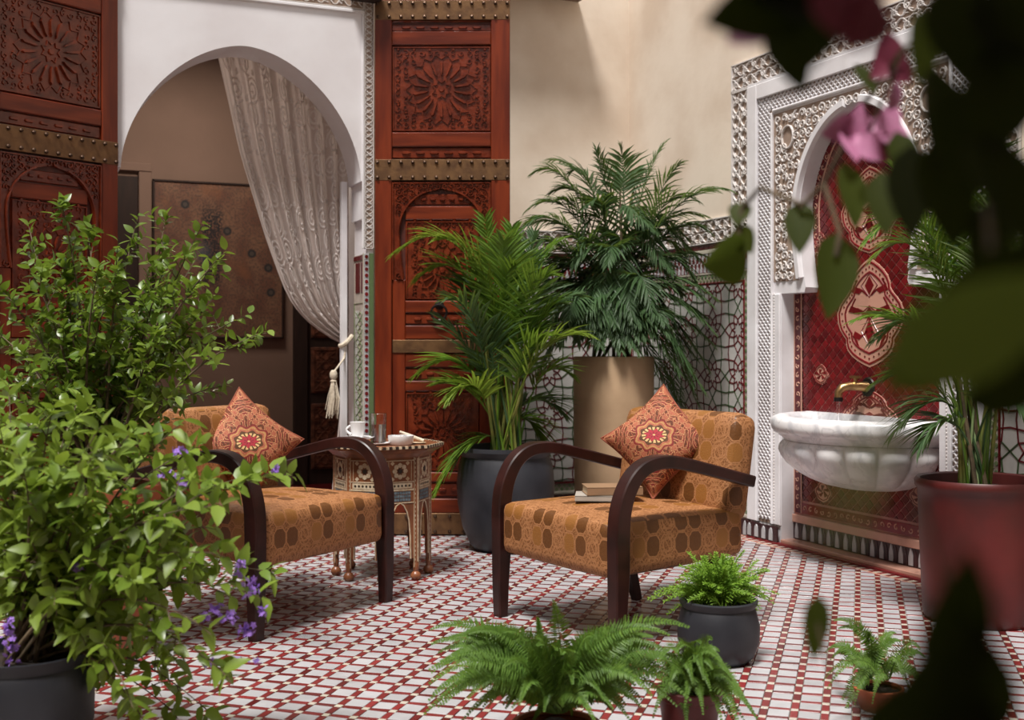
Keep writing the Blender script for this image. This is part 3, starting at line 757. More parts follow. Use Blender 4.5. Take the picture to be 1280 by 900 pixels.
# spandrels: scrollwork clipped outside the arch
def hwz(z):
    for (a, h0), (b_, h1) in zip(nprof, nprof[1:]):
        if a <= z <= b_ and b_ > a: return h0+(h1-h0)*(z-a)/(b_-a)
    return 0
sg_, ss = MB(), MB()
zs = [1.40+i*.03 for i in range(31)]
for s in (-1, 1):
    for z0_, z1_ in zip(zs, zs[1:]):
        h0, h1 = hwz(z0_)+.045, hwz(z1_)+.045
        if z0_ > apz: h0 = 0
        if z1_ > apz: h1 = 0
        if max(h0, h1) > .64: continue
        sg_.quad(fR(-NC+s*.655, z0_, .002), fR(-NC+s*h0, z0_, .002), fR(-NC+s*h1, z1_, .002), fR(-NC+s*.655, z1_, .002))
    for i in range(13):
        for j in range(18):
            x_, z_ = .03+i*.052, 1.43+j*.052
            if z_ > 2.27 or x_ > .635 or (z_ < apz and x_ < hwz(z_)+.085) or (x_-.52)**2+(z_-2.16)**2 < .0036: continue
            sp = 1 if (i+j) % 2 else -1
            ss.ribbon(fR, [(-NC+s*p, q) for p, q in spiral((x_, z_), .024, 1.1, i*1.3+j, sp, 8)], .0065, .011); ss.ribbon(fR, [(-NC+s*(x_+.026*cos(a)), z_+.026*sin(a)) for a in [sp*k*.5+i for k in range(6)]], .006, .009)
    ss.ribbon(fR, [(-NC+s*(.52+.05*cos(a)), 2.16+.06*sin(a)) for a in [k*pi/6 for k in range(12)]], .009, .013, 0, True)
sg_.build('spandrel_ground', 'stucco_ground', niche); ss.build('spandrel_carving', 'stucco', niche, kind='stuff')
m = MB(); 
for s in (-1, 1): m.ribbon(fR, [(-NC+s*(h_+.03), z_) for z_, h_ in nprof[4:-1]], .05, .022)
m.build('arch_moulding', 'moulding', niche)
# outer carved band above the dado
stucco_band(niche, fR, -N0-.167, -N0-.004, 1.66, 2.49, .082, .0075, .012, vertical=True)
stucco_band(niche, fR, -N0-.167, -N1+.167, 2.492, 2.645, .085, .0075, .012)
stucco_band(niche, fR, -N1+.004, -N1+.167, 1.66, 2.49, .082, .0075, .012, vertical=True)
# red tile field inside the niche
MB().fbox(fN, -O0-.05, -O1+.05, 0, 2.4, -.01, 0).build('niche_ground', 'grout_pink', niche)
dw, dh = .031, .027; polys = []
U0, U1 = -O0+.075, -O1-.075
for i in range(-2, 42):
    for j in range(90):
        u = U0+(i+(.5 if j % 2 else 0))*2*dw; v = .20+j*dh
        q = clip([(u+dw, v), (u, v+dh), (u-dw, v), (u, v-dh)], U0, U1, .235, 2.3)
        if len(q) > 2 and area(q) > 2e-4: polys.append(inset(q, .0024))
pieces(niche, 'red_lozenge_tile', 'tile_darkred', polys, fN, .0, .004, .0007, key=lambda p: abs(p[0][1]-1.15)*1.0+abs(p[0][0]+4.9)*1.6)
bt, bc = MB(), MB()
for (a0, a1, b0, b1) in ((-O0+.004, U0-.012, .17, 2.2), (U1+.012, -O1-.004, .17, 2.2), (U0-.012, U1+.012, .17, .225)):
    bt.fbox(fN, a0, a1, b0, b1, .001, .004)
    if b1-b0 > .5:
        for k in range(int((b1-b0)/.05)):
            z = b0+.03+k*.05; cxx = (a0+a1)/2; bc.ribbon(fN, spiral((cxx, z), .017, .9, k*1., 1, 7), .006, .003, .004)
        for x_ in (a0, a1): bc.ribbon(fN, [(x_, b0), (x_, b1)], .009, .004, .002)
    else:
        for k in range(int((a1-a0)/.05)): bc.ribbon(fN, spiral((a0+.03+k*.05, (b0+b1)/2), .017, .9, k*1., 1, 7), .006, .003, .004)
for s in (-1, 1):
    bc.ribbon(fN, [(-NC+s*(h_-.055), z_) for z_, h_ in nprof[3:-3]], .01, .005, .003); 
    for k in range(14):
        z = 1.38+k*.05; bc.ribbon(fN, spiral((-NC+s*(hwz(z)-.025), z), .017, .9, k, s, 7), .006, .003, .004)
bt.build('border_tiles', 'tile_darkred', niche); bc.build('border_scrolls', 'tile_pink', niche, kind='stuff')
def cusped(cx, cz, a, b_, n=40):
    K = [(1, 0), (.94, .16), (.84, .34), (.70, .52), (.55, .60), (.42, .62), (.33, .72), (.20, .90), (.0, 1.), (-.22, .97), (-.38, .86), (-.47, .72), (-.58, .72), (-.72, .66), (-.84, .48), (-.94, .22), (-1, 0)]
    def half(t):
        q = t*(len(K)-1); i = min(int(q), len(K)-2); f = q-i; return K[i][0]+(K[i+1][0]-K[i][0])*f, K[i][1]+(K[i+1][1]-K[i][1])*f
    h = n//2
    return [(cx-a*half(k/h)[1], cz+b_*half(k/h)[0]) for k in range(h)]+[(cx+a*half(1-k/h)[1], cz+b_*half(1-k/h)[0]) for k in range(h)]
def medallion(cx, cz, a, b_, nm='tile_medallion'):
    mb = MB(); mb.prism(fN, cusped(cx, cz, a, b_), .0, .0060, .002); md = mb.build(nm, 'tile_pink', niche)
    r = MB(); f5 = lambda u, v, n=0: fN(u, v, n+.006)
    for k in (.93, .74): r.ribbon(f5, cusped(cx, cz, a*k, b_*k), a*.045+.0015, .0025, 0, True)
    if a > .08:
        for k in range(44):
            t = 2*pi*k/44; q = cusped(cx, cz, a*.835, b_*.835, 44)[k]; r.prism(f5, [(q[0]+.006*cos(w_), q[1]+.006*sin(w_)) for w_ in (0, pi/2, pi, 3*pi/2)], 0, .002)
        for s in (-1, 1):
            for (zz, sc, fl_) in ((.42, 1., 1), (.05, 1.15, 1), (-.42, .9, -1)):
                base = (cx, cz+zz*b_)
                r.ribbon(f5, [(base[0]+s*a*(.06+.42*sc*sin(q*.33)), base[1]+fl_*b_*.22*sc*(q/6-.45+.25*sin(q))) for q in range(8)], .012, .002)
                r.prism(f5, [(base[0]+s*a*.20, base[1]), (base[0]+s*a*.48*sc, base[1]+b_*.09), (base[0]+s*a*.55*sc, base[1]-b_*.02), (base[0]+s*a*.30, base[1]-b_*.07)][::s], 0, .0022)
            r.prism(f5, [(cx+s*a*.30, cz-.62*b_), (cx+s*a*.52, cz-.40*b_), (cx+s*a*.36, cz-.50*b_)][::s], 0, .0022)
        for zz, hh in ((.50, .17), (0., .10), (-.34, .22)):
            r.prism(f5, [(cx, cz+(zz-hh)*b_), (cx+a*.13, cz+zz*b_), (cx, cz+(zz+hh)*b_), (cx-a*.13, cz+zz*b_)], 0, .002)
            r.ribbon(f5, [(cx, cz+(zz-hh*1.25)*b_), (cx+a*.24, cz+zz*b_), (cx, cz+(zz+hh*1.25)*b_), (cx-a*.24, cz+zz*b_)], .008, .002, 0, True)
    else:
        for k in range(5): t = pi/2+2*pi*k/5; r.prism(f5, [(cx+a*.1*cos(t+1.5), cz+a*.1*sin(t+1.5)), (cx+a*.6*cos(t-.3), cz+b_*.5*sin(t-.3)), (cx+a*.65*cos(t+.3), cz+b_*.5*sin(t+.3))], 0, .002)
    r.build('medallion_ornament', 'tile_darkred', md)
yc = -on_x(1088, XR+D)[0]
zof = lambda y_, t: H+(434-y_)*t/FX
t_ = on_x(1088, XR+D)[1]
medallion(yc, zof(391, t_), .245, .268); medallion(yc, zof(262, t_), .215, .215); medallion(yc, zof(520, t_), .20, .13)
for px_, py_, r_ in ((1027, 468, .065), (1030, 614, .075), (1150, 330, .06), (1150, 620, .07), (1026, 300, .05)):
    y_, tt = on_x(px_, XR+D); medallion(-y_, zof(py_, tt), r_, r_*.85, 'small_tile_medallion')
# unseen enclosing walls of the courtyard
wl = struct('wall_left'); m = MB(); m.quad(Vector((-2.6, -2.2, 0)), Vector((-2.6, YA, 0)), Vector((-2.6, YA, TOP)), Vector((-2.6, -2.2, TOP))); m.build('wall_face', 'plaster', wl)
shade_root = struct('ceiling')      # unseen slab added over the camera to darken the near plants and floor
MB().box((.585, -1.05, 3.35), (6.37, 2.3, .25)).build('shade_slab', 'ceiling', shade_root)
wf = struct('wall_front'); m = MB(); m.quad(Vector((-2.6, -2.2, 0)), Vector((XR, -2.2, 0)), Vector((XR, -2.2, TOP)), Vector((-2.6, -2.2, TOP))); m.build('wall_face', 'plaster', wf)

# ================================================================== carved door leaves
def zr(py): return H+(434-py)/223.7
def door_leaf(name, hinge, ang, sgn, extra):
    """u runs from the hinge; sgn = +1 when the leaf opens to the right of its hinge"""
    d = struct(name, (hinge[0], hinge[1], 0))
    Ud = Vector((cos(ang), sin(ang), 0)); Nn = Vector((Ud.y, -Ud.x, 0))*sgn
    f = F((hinge[0], hinge[1], 0), Ud, (0, 0, 1), Nn); W = .753
    def slab(nm, u0, u1, v0, v1, n0, n1, mt='wood', bev=.004, par=d): return MB().fbox(f, u0, u1, v0, v1, n0, n1, bev).build(nm, mt, par)
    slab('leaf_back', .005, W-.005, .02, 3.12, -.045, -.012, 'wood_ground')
    s0, s1 = .094, .648
    slab('stile', 0, s0, .02, 3.12, -.045, .012); slab('stile', s1, W, .02, 3.12, -.045, .012)
    i0, i1 = s0+.075, s1-.065
    slab('inner_stile', s0+.004, i0, zr(641), zr(350), -.012, .004); slab('inner_stile', i1, s1-.004, zr(641), zr(350), -.012, .004)
    def rail(y0, y1, a=s0, b_=s1, n=.008): slab('rail', a, b_, zr(y1), zr(y0), -.012, n, 'wood_h', .005)
    for y0, y1 in ((40, 57), (166, 184)): rail(y0, y1)
    rail(258, 275, i0, i1, .002); 
    for y0, y1 in ((376, 391), (407, 424), (442, 459), (476, 489), (590, 602), (623, 641)): rail(y0, y1, i0, i1, .004)
    def dashes(y0, y1, a, b_):
        p = slab('carved_strip', a, b_, zr(y1), zr(y0), -.012, -.004, 'wood_carved'); n = 5 if b_-a < .5 else 6; m = MB()
        for k in range(n):
            c_ = a+(b_-a)*(k+1)/(n+1); h_ = (b_-a)/(n+1)*.33; zz = (zr(y0)+zr(y1))/2
            m.prism(f, [(c_-h_, zz), (c_-h_*.7, zz-.009), (c_+h_*.7, zz-.009), (c_+h_, zz), (c_+h_*.7, zz+.009), (c_-h_*.7, zz+.009)], -.004, .006, .004)
        m.build('raised_dashes', 'wood_carved', p)
    dashes(31, 39, s0, s1); dashes(185, 198, s0, s1); dashes(243, 256, i0+.05, i1-.05); dashes(393, 405, i0, i1); dashes(461, 474, i0, i1); dashes(604, 620, i0, i1)
    def panel(y0, y1, a, b_, rr, cz=None, npet=18):
        z0_, z1_ = zr(y1), zr(y0); p = slab('carved_panel', a, b_, z0_, z1_, -.012, -.006, 'wood_carved'); cu, cz = (a+b_)/2, zr(cz) if cz else (z0_+z1_)/2
        for k in range(npet):
            t = 2*pi*(k+.5)/npet; c_, s_ = cos(t), sin(t); w_ = rr*.062
            q = [(cu+c_*rr*r_-s_*w_*v_, cz+s_*rr*r_+c_*w_*v_) for r_, v_ in ((.42, .0), (.55, -.75), (.90, -1.), (1., 0), (.90, 1.), (.55, .75))]
            MB().prism(f, q, -.008, .008, .003).build('petal', 'wood_carved', p)
        m = MB(); f6 = lambda u, v, n=0.: f(u, v, n-.007)
        m.ribbon(f6, [(cu+rr*(.33 if k % 2 else .22)*cos(k*pi/8), cz+rr*(.33 if k % 2 else .22)*sin(k*pi/8)) for k in range(16)], .008, .009, 0, True); m.prism(f6, [(cu+.018*cos(k*pi/4), cz+.018*sin(k*pi/4)) for k in range(8)], 0, .010, .004)
        for k in range(npet):   # pointed star linking the petals
            t = 2*pi*k/npet; m.ribbon(f6, [(cu+rr*1.02*cos(t-.17), cz+rr*1.02*sin(t-.17)), (cu+rr*1.20*cos(t), cz+rr*1.20*sin(t)), (cu+rr*1.02*cos(t+.17), cz+rr*1.02*sin(t+.17))], .007, .008)
        st = .044; hx, hz_ = (b_-a)/2, (z1_-z0_)/2; mz = (z0_+z1_)/2
        for i in range(int(hx/st)+1):
            for j in range(int(hz_/st)+1):
                for sx in (-1, 1):
                    for sy in (-1, 1):
                        x_, y_ = cu+sx*(i+.5)*st, mz+sy*(j+.5)*st
                        if abs(x_-cu) > hx-.02 or abs(y_-mz) > hz_-.02 or (x_-cu)**2+(y_-cz)**2 < (rr*1.22)**2: continue
                        a_ = (i*2.1+j*1.3); m.ribbon(f6, [(x_+sx*(p_[0]), y_+sy*(p_[1])) for p_ in spiral((0, 0), .020, .95, a_, 1, 7)], .0065, .008)
                        if (i+j) % 2: m.prism(f6, [(x_+.012, y_+.022), (x_, y_+.032), (x_-.012, y_+.022), (x_, y_+.010)], 0, .010, .003)
        m.ribbon(f6, [(a+.008, z0_+.008), (b_-.008, z0_+.008), (b_-.008, z1_-.008), (a+.008, z1_-.008)], .012, .010, 0, True)
        m.build('fine_carving', 'wood_carved', p)
    panel(58, 165, s0, s1, .165, 112); panel(276, 375, i0, i1, .125, 338); panel(490, 589, i0, i1, .13, 540)
    slab('carved_panel', s0, s1, zr(29)+.005, 3.11, -.012, -.004, 'wood_carved')
    # spandrel with horseshoe arch over the wicket
    cu = (s0+s1)/2; zc, R_ = zr(292), (s1-s0)*.5-.045; top = zr(228); m, g = MB(), MB(); spn = []
    def hw(z):
        q = z-zc
        if q >= 0: return R_*sqrt(max(0, 1-(q/(zr(237)-zc))**2.0))
        return R_*(1-.10*min(1, -q/.25)**1.5)
    zz = [zr(350)+(top-zr(350))*k/30 for k in range(31)]
    for s in (-1, 1):
        for z0_, z1_ in zip(zz, zz[1:]):
            i_ = len(g.v); h0, h1 = (hw(z0_) if z0_ < zr(237) else 0), (hw(z1_) if z1_ < zr(237) else 0); U_ = s*(s1-s0)/2
            g.quad(f(cu+U_, z0_, .002), f(cu+s*h0, z0_, .002), f(cu+s*h1, z1_, .002), f(cu+U_, z1_, .002)); g.quad(f(cu+s*h0, z0_, .002), f(cu+s*h0, z0_, -.03), f(cu+s*h1, z1_, -.03), f(cu+s*h1, z1_, .002))
        for i in range(8):
            for j in range(16):
                x_, z_ = .02+i*.036, zr(346)+j*.036
                if z_ > top-.02 or x_ > (s1-s0)/2-.015 or x_ < (hw(z_) if z_ < zr(237) else -1)+.022: continue
                m.ribbon(lambda u, v, n=0.: f(u, v, n+.002), [(cu+s*p_, q_) for p_, q_ in spiral((x_, z_), .0175, 1., i+j*1.7, 1 if (i+j) % 2 else -1, 7)], .0065, .010)
                m.ribbon(lambda u, v, n=0.: f(u, v, n+.002), [(cu+s*(x_+.02*cos(a_)), z_+.02*sin(a_)) for a_ in (i, i+.6, i+1.2, i+1.8)], .006, .008)
        m.ribbon(lambda u, v, n=0.: f(u, v, n+.002), [(cu+s*(hw(z_)+.009), z_) for z_ in zz if z_ < zr(239)], .012, .012)
    sp = g.build('arch_spandrel', 'wood_carved', d); m.ribbon(f, [(s0+.006, zr(350)), (s0+.006, top-.006), (s1-.006, top-.006), (s1-.006, zr(350))], .012, .013); m.build('fine_carving', 'wood_carved', sp)
    # studded brass straps
    def strap(y0, y1, a, b_, n=12, studs=True, nm='brass_strap', nn=.014):
        z0_, z1_ = zr(y1), zr(y0); p = slab(nm, a, b_, z0_, z1_, -.0, nn, 'brass', .002)
        if studs:
            for k in range(n):
                for z_ in (z0_+.016, z1_-.016):
                    MB().sphere(f(a+.015+(b_-a-.03)*k/(n-1), z_, nn+.003), .0105, 8, 4, ).build('stud', 'stud', p, smooth=True)
    strap(2, 26, -.0, W); strap(200, 226, -.0, W); strap(425, 441, s0+.005, s1-.005, studs=False, nn=.010); strap(641, 667, .0, W, 10)
    if extra:   # ring knocker
        uk = cu-.012; zk = zr(391); k_ = MB(); k_.tube([f(uk+.043*cos(a), zk+.043*sin(a), .030) for a in [i*pi/14 for i in range(29)]], .0065, 8, False); k_.build('ring_knocker', 'iron', d, smooth=True)
        k_ = MB(); k_.lathe((0, 0, 0), [(.0, .02), (.012, .018), (.022, .004), (.026, 0)], 16); k_.v = [f(uk+p.x, zk+.043+p.y, .006+p.z) for p in k_.v]; k_.build('knocker_boss', 'iron', d, smooth=True)
    return d, f
door_leaf('door_2', (XA+.004, YA-.02), -YAW-radians(.6), 1, True)
dL, fL = door_leaf('door_1', (.494, YA-.02), pi+radians(31.2), -1, False)
# dark hinge beam above the right leaf
MB().box((1.80, YA-.08, 3.005), (.16, .13, .07)).build('hinge_block', 'dark', wall_arch)
# fill light added to brighten the room beyond the arch (hidden from the courtyard by the arch)
ld = bpy.data.lights.new('room_fill', 'AREA'); ld.shape = 'DISK'; ld.size = .7; ld.energy = 25; ld.color = (1, .84, .70)
lo = bpy.data.objects.new('room_fill', ld); col.objects.link(lo); lo.location = (1.1, 7.75, 3.22)
tag(lo, 'unseen warm fill light added in the room beyond the arch', 'fill light')

# ================================================================== curtain
def curtain():
    Yc = YA+.33
    c0, tt = on_y(268, Yc); c1 = on_y(433, Yc)[0]; ztop = 2.72; ztie = H+(434-437)*6.8/FX
    root = thing('curtain', 'ecru voile curtain with swirl embroidery drawn to the right of the arch', 'curtain', (c1, Yc, ztie))
    def g(v):
        T = [(0, 0), (.35, .17), (.63, .36), (.80, .50), (.88, .60), (.95, .77), (1, 1)]
        for (a, b_), (c, d_) in zip(T, T[1:]):
            if v <= c: k = (v-a)/(c-a); return b_+(d_-b_)*k
        return 1
    def gs(v): return (g(max(0, v-.04))+g(v)*2+g(min(1, v+.04)))/4 if v < .97 else g(v)
    def S(u, v, n=0.):
        ze = ztie + .015 + .16*u; gg = gs(v); uu = u + (1-u)*gg
        z = ztop+(ze-ztop)*v; f = .032*(1-.45*gg)*sin(2*pi*7.3*u + .8*sin(3*v)) + .010*sin(2*pi*17*u+1.1+2*v)
        sag = -.05*u*(1-u)*4*gg*0
        return Vector((c0+(c1-c0)*uu, Yc-.03-f-n, z+sag))
    MB().grid(lambda a, b: S(a, b), 170, 70).build('drape', 'curtain', root, smooth='all')
    m = MB()
    for i in range(8):
        for j in range(11):
            u, v = .07+i*.125+(.03 if j % 2 else 0), .04+j*.092
            if u > .97: continue
            m.ribbon(lambda a, b, n=0.: S(min(.995, max(.004, a)), min(.99, max(.002, b)), n+.004), spiral((u, v), .050, 2.2, i+j, 1 if (i+j) % 2 else -1, 26), .0085, .003)
            for k in range(5): t = 2*pi*k/5+i; m.ribbon(lambda a, b, n=0.: S(min(.995, max(.004, a)), min(.99, max(.002, b)), n+.002), [(u+.055+.009*cos(t+q*.6)*(1 if q else .3), v+.035+.010*sin(t+q*.6)*(1 if q else .3)) for q in range(3)], .006, .0025)
    m.v = [p for p in m.v]; m.build('embroidery', 'embroidery', root, kind='stuff')
    # tail below the tie, hanging and spreading to the floor
    xt = c1-.01
    def Tl(a, b):
        z = ztie+.06-(ztie+.05)*b; wd = .014+.085*max(0, b-.18); x = xt-.0-wd*1.15*(1-a)+.01*a+.0
        return Vector((x-.015*b, Yc-.05-.018*sin(a*2*pi*3.5)*min(1, .3+b), z))
    MB().grid(Tl, 50, 40).build('curtain_tail', 'curtain', root, smooth='all')
    rb = MB(); rb.tube([Vector((xt-.055+.075*(k/8), Yc-.085-.02*sin(pi*k/8), ztie+.02+.06*(k/8)**1.5)) for k in range(9)], .013, 8); rb.build('tieback_cord', 'cord', root, smooth=True)
    tp = PX(417, 470, 6.62); ts = MB(); ts.tube([Vector((xt-.02, Yc-.09, ztie+.01)), Vector((xt-.03, Yc-.10, ztie-.05)), tp+Vector((0, 0, .02))], .006, 6); ts.build('tassel_cord', 'cord', root)
    t = MB(); t.lathe(tp, [(0, .035), (.014, .032), (.022, .015), (.022, -.005), (.014, -.02), (.020, -.03)], 14); to = t.build('tassel_head', 'cord', root, smooth=True)
    rd = random.Random(3); t = MB()
    for k in range(46):
        a = rd.uniform(0, 2*pi); r0 = rd.uniform(.0, .016); r1 = r0+rd.uniform(.008, .026); L_ = rd.uniform(.15, .21)
        t.tube([tp+Vector((r0*cos(a), r0*sin(a), -.03)), tp+Vector((r1*cos(a), r1*sin(a), -.03-L_*.5)), tp+Vector((r1*1.15*cos(a)-.012, r1*1.1*sin(a), -.03-L_))], [.003, .003, .0018], 4)
    t.build('tassel_fringe', 'cord', to, kind='stuff')
curtain()

# ================================================================== fountain basin and tap
def basin():
    cy, cx = 4.585, XR+D; a, b_ = .515, .47
    root = thing('fountain_basin', 'white grey-veined marble half-round basin with lobed bowl on the red tiled niche', 'basin', (cx, cy, .37))
    def ell(prof, fn=None, n=72, cap=False):
        m = MB(); k = len(m.v)
        for (r, z) in prof:
            for j in range(n+1):
                t = pi/2+pi*j/n; s = r*(fn(t, z) if fn else 1); m.v.append(Vector((cx+b_*s*cos(t), cy+a*s*sin(t), z)))
        for i in range(len(prof)-1):
            for j in range(n): m.f.append((i*(n+1)+j, i*(n+1)+j+1, (i+1)*(n+1)+j+1, (i+1)*(n+1)+j))
        return m
    rim = [(.80, .700), (.83, .712), (.93, .716), (.985, .706), (1.0, .690), (1.003, .668), (.995, .648), (.965, .632), (.93, .628), (.925, .618), (.90, .612), (.885, .600), (.86, .596)]
    ell(rim).build('rim', 'marble', root, smooth='all')
    ell([(.80, .700), (.77, .68), (.70, .60), (.55, .52), (.30, .47), (.0, .46)]).build('inner_bowl', 'marble', root, smooth='all')
    lobes = 9
    def fn(t, z):
        f = min(1, max(0, (.600-z)/.05))*min(1, max(0, (z-.36)/.10)); x = fr_c((t-pi/2)/pi*lobes)
        return 1+f*(1*(.085*sqrt(max(0, 1-(2*x-1)**2))-.045))
    fr_c = lambda q: q-math.floor(q)
    pr = [(.86, .598), (.885, .590), (.90, .570), (.895, .545), (.87, .515), (.82, .480), (.74, .445), (.63, .412), (.49, .385), (.33, .368), (.15, .362), (0, .361)]
    ell(pr, fn, 9*20).build('lobed_bowl', 'marble', root, smooth='all')
    MB().box((cx-.012, cy, .69), (.024, a*1.94, .052)).build('back_ledge', 'marble', root)
    w_ = MB(); n = 40; w_.v = [Vector((cx, cy, .655))]+[Vector((cx+b_*.74*cos(pi/2+pi*j/n), cy+a*.74*sin(pi/2+pi*j/n), .655)) for j in range(n+1)]; w_.f = [(0, j+1, j+2) for j in range(n)]
    w_.build('water', 'water', root)
    # tap
    y_, t = on_x(1086, XR+D); z = H+(434-484)*t/FX
    r = thing('wall_tap', 'aged brass wall tap with a downturned spout above the marble basin', 'tap', (cx, y_, z))
    m = MB(); m.lathe((0, 0, 0), [(0, .012), (.045, .010), (.050, .004), (.050, 0)], 20); m.v = [Vector((cx-p.z, y_+p.x, z+p.y)) for p in m.v]; m.build('wall_plate', 'iron', r, smooth=True)
    sp = Vector((cx-.20, y_+.035, z)); m = MB(); m.tube([(cx, y_, z), (cx-.05, y_+.01, z+.004), (cx-.10, y_+.025, z+.006), (cx-.135, y_+.033, z-.002), (cx-.153, y_+.036, z-.025), (cx-.155, y_+.036, z-.05)], [.026, .023, .021, .021, .019, .018], 14); m.build('spout', 'tap_brass', r, smooth=True)
    m = MB(); m.tube([(cx-.155, y_+.036, z-.048), (cx-.155, y_+.036, z-.068)], .022, 14); m.build('spout_collar', 'iron', r, smooth=True)
    m = MB(); m.tube([(cx-.07, y_+.012, z+.01), (cx-.07, y_+.012, z+.045)], .011, 10); m.box((cx-.07, y_+.012, z+.05), (.016, .075, .012)); m.build('tap_handle', 'tap_brass', r)
    m = MB(); m.tube([(cx-.155, y_+.036, z-.062), (cx-.157, y_+.036, z-.12), (cx-.158, y_+.036, .655)], [.007, .006, .0045], 8); m.build('water_stream', 'water', r, smooth=True)
M['tap_brass'] = simple('tap_brass', (.50, .33, .15), .28, (.30, .17, .07), 12, 4, metal=.9)
basin()

# ================================================================== armchairs
def armchair(label, A, B, cushion):
    """A, B: camera-plane positions (x, depth) of the two front feet, left then right as seen"""
    a, b_ = C2W(*A), C2W(*B); mid = (a+b_)/2; lat = (b_-a).normalized(); fwd = Vector((lat.y, -lat.x, 0))
    if fwd.dot(-mid) < 0: fwd = -fwd; 
    rz = atan2(-fwd.x, fwd.y)        # local +y = forward
    root = thing('armchair', label, 'armchair', (mid.x, mid.y, 0), rz, 'bentwood armchairs in gold brocade')
    hw_ = (b_-a).length/2
    path = [(0.0, .0), (.0, .14), (-.004, .28), (-.004, .40), (-.010, .48), (-.030, .545), (-.065, .600), (-.115, .636), (-.18, .650), (-.26, .645), (-.38, .618), (-.50, .588), (-.625, .556)]
    wid = [.040, .050, .060, .062, .060, .057, .053, .050, .047, .045, .043, .042, .042]
    def frame(sx):
        m = MB(); x0, x1 = sx*hw_-.029, sx*hw_+.029; n = len(path); i = 0
        # refine
        P_, W_ = [], []
        for k in range(n-1):
            for q in range(4):
                t = q/4; p0, p1, p2, p3 = path[max(k-1, 0)], path[k], path[k+1], path[min(k+2, n-1)]
                P_.append(tuple(.5*((2*p1[c])+(-p0[c]+p2[c])*t+(2*p0[c]-5*p1[c]+4*p2[c]-p3[c])*t*t+(-p0[c]+3*p1[c]-3*p2[c]+p3[c])*t**3) for c in (0, 1))); W_.append(wid[k]+(wid[k+1]-wid[k])*t)
        P_.append(path[-1]); W_.append(wid[-1]); N_ = len(P_); bv = .005
        for k in range(N_):
            p, q = P_[max(k-1, 0)], P_[min(k+1, N_-1)]; dx, dz = q[0]-p[0], q[1]-p[1]; l = sqrt(dx*dx+dz*dz); nx, nz = dz/l, -dx/l; hwd = W_[k]/2
            tw = 1.-.16*max(0, 1-P_[k][1]/.26)
            for (u, v) in ((-1, -1), (-1, 1), (1, 1), (1, -1)):   # 8-gon with eased corners
                for first in (0, 1):
                    uu, vv = u, v; ox, on = .029*tw, hwd
                    flip = (u*v > 0) ^ (first == 1)
                    xx = uu*(ox-(bv if flip else 0)); nn = vv*(on-(0 if flip else bv))
                    m.v.append(Vector((sx*hw_+xx, P_[k][0]+nx*nn, P_[k][1]+nz*nn)))
        for k in range(N_-1):
            for j in range(8): m.f.append((k*8+j, k*8+(j+1) % 8, (k+1)*8+(j+1) % 8, (k+1)*8+j))
        m.f.append(tuple(range(7, -1, -1))); m.f.append(tuple(range((N_-1)*8, N_*8)))
        return m
    for sx in (-1, 1): frame(sx).build('arm_and_front_leg', 'arm', root, smooth=True, local=True)
    for sx in (-1, 1):
        m = MB(); m.tube([(sx*(hw_-.07), -.50, .30), (sx*(hw_-.068), -.59, .14), (sx*(hw_-.066), -.635, .0)], [.040, .032, .022], 4); m.build('rear_leg', 'arm', root, local=True)
    for sx in (-1, 1):
        for y_ in (0, -.635):
            m = MB(); x_ = sx*(hw_ if y_ == 0 else hw_-.066); m.tube([(x_, y_, .0), (x_, y_, .008)], .014, 10); m.build('foot_glide', 'iron', root, local=True)
    sw = hw_-.031; rd = random.Random(int(mid.x*100))
    m = rbox(sw, .325, .093, .032, 12, (.0, .006, .022)); 
    m.v = [p+Vector((0, -.305, .358 + (.012*(-(p.y/.325)) if p.z < 0 else 0))) for p in m.v]
    seat = m.build('seat', 'brocade', root, smooth='all', uv=boxuv((.02, .01)), local=True)
    m = rbox(sw-.0, .066, .205, .052, 12, (.0, .010, .0)); R = Matrix.Rotation(radians(9), 3, 'X')
    m.v = [R @ p + Vector((0, -.625, .600)) for p in m.v]
    m.build('backrest', 'brocade', root, smooth='all', uv=boxuv((.03, .025)), local=True)
    m = MB(); m.box((0, -.58, .41), (2*sw-.06, .05, .12)); m.build('back_support', 'arm', root, local=True)
    # cushion ----------------------------------------------------
    lab, cpx, size, up_px, depth_bias, lean, rt, roll = cushion
    M_ = Matrix.Translation((mid.x, mid.y, 0)) @ Matrix.Rotation(rz, 4, 'Z')
    return root, M_
M['cushion_pipe'] = simple('red_brown_cord', (.30, .08, .04), .8)
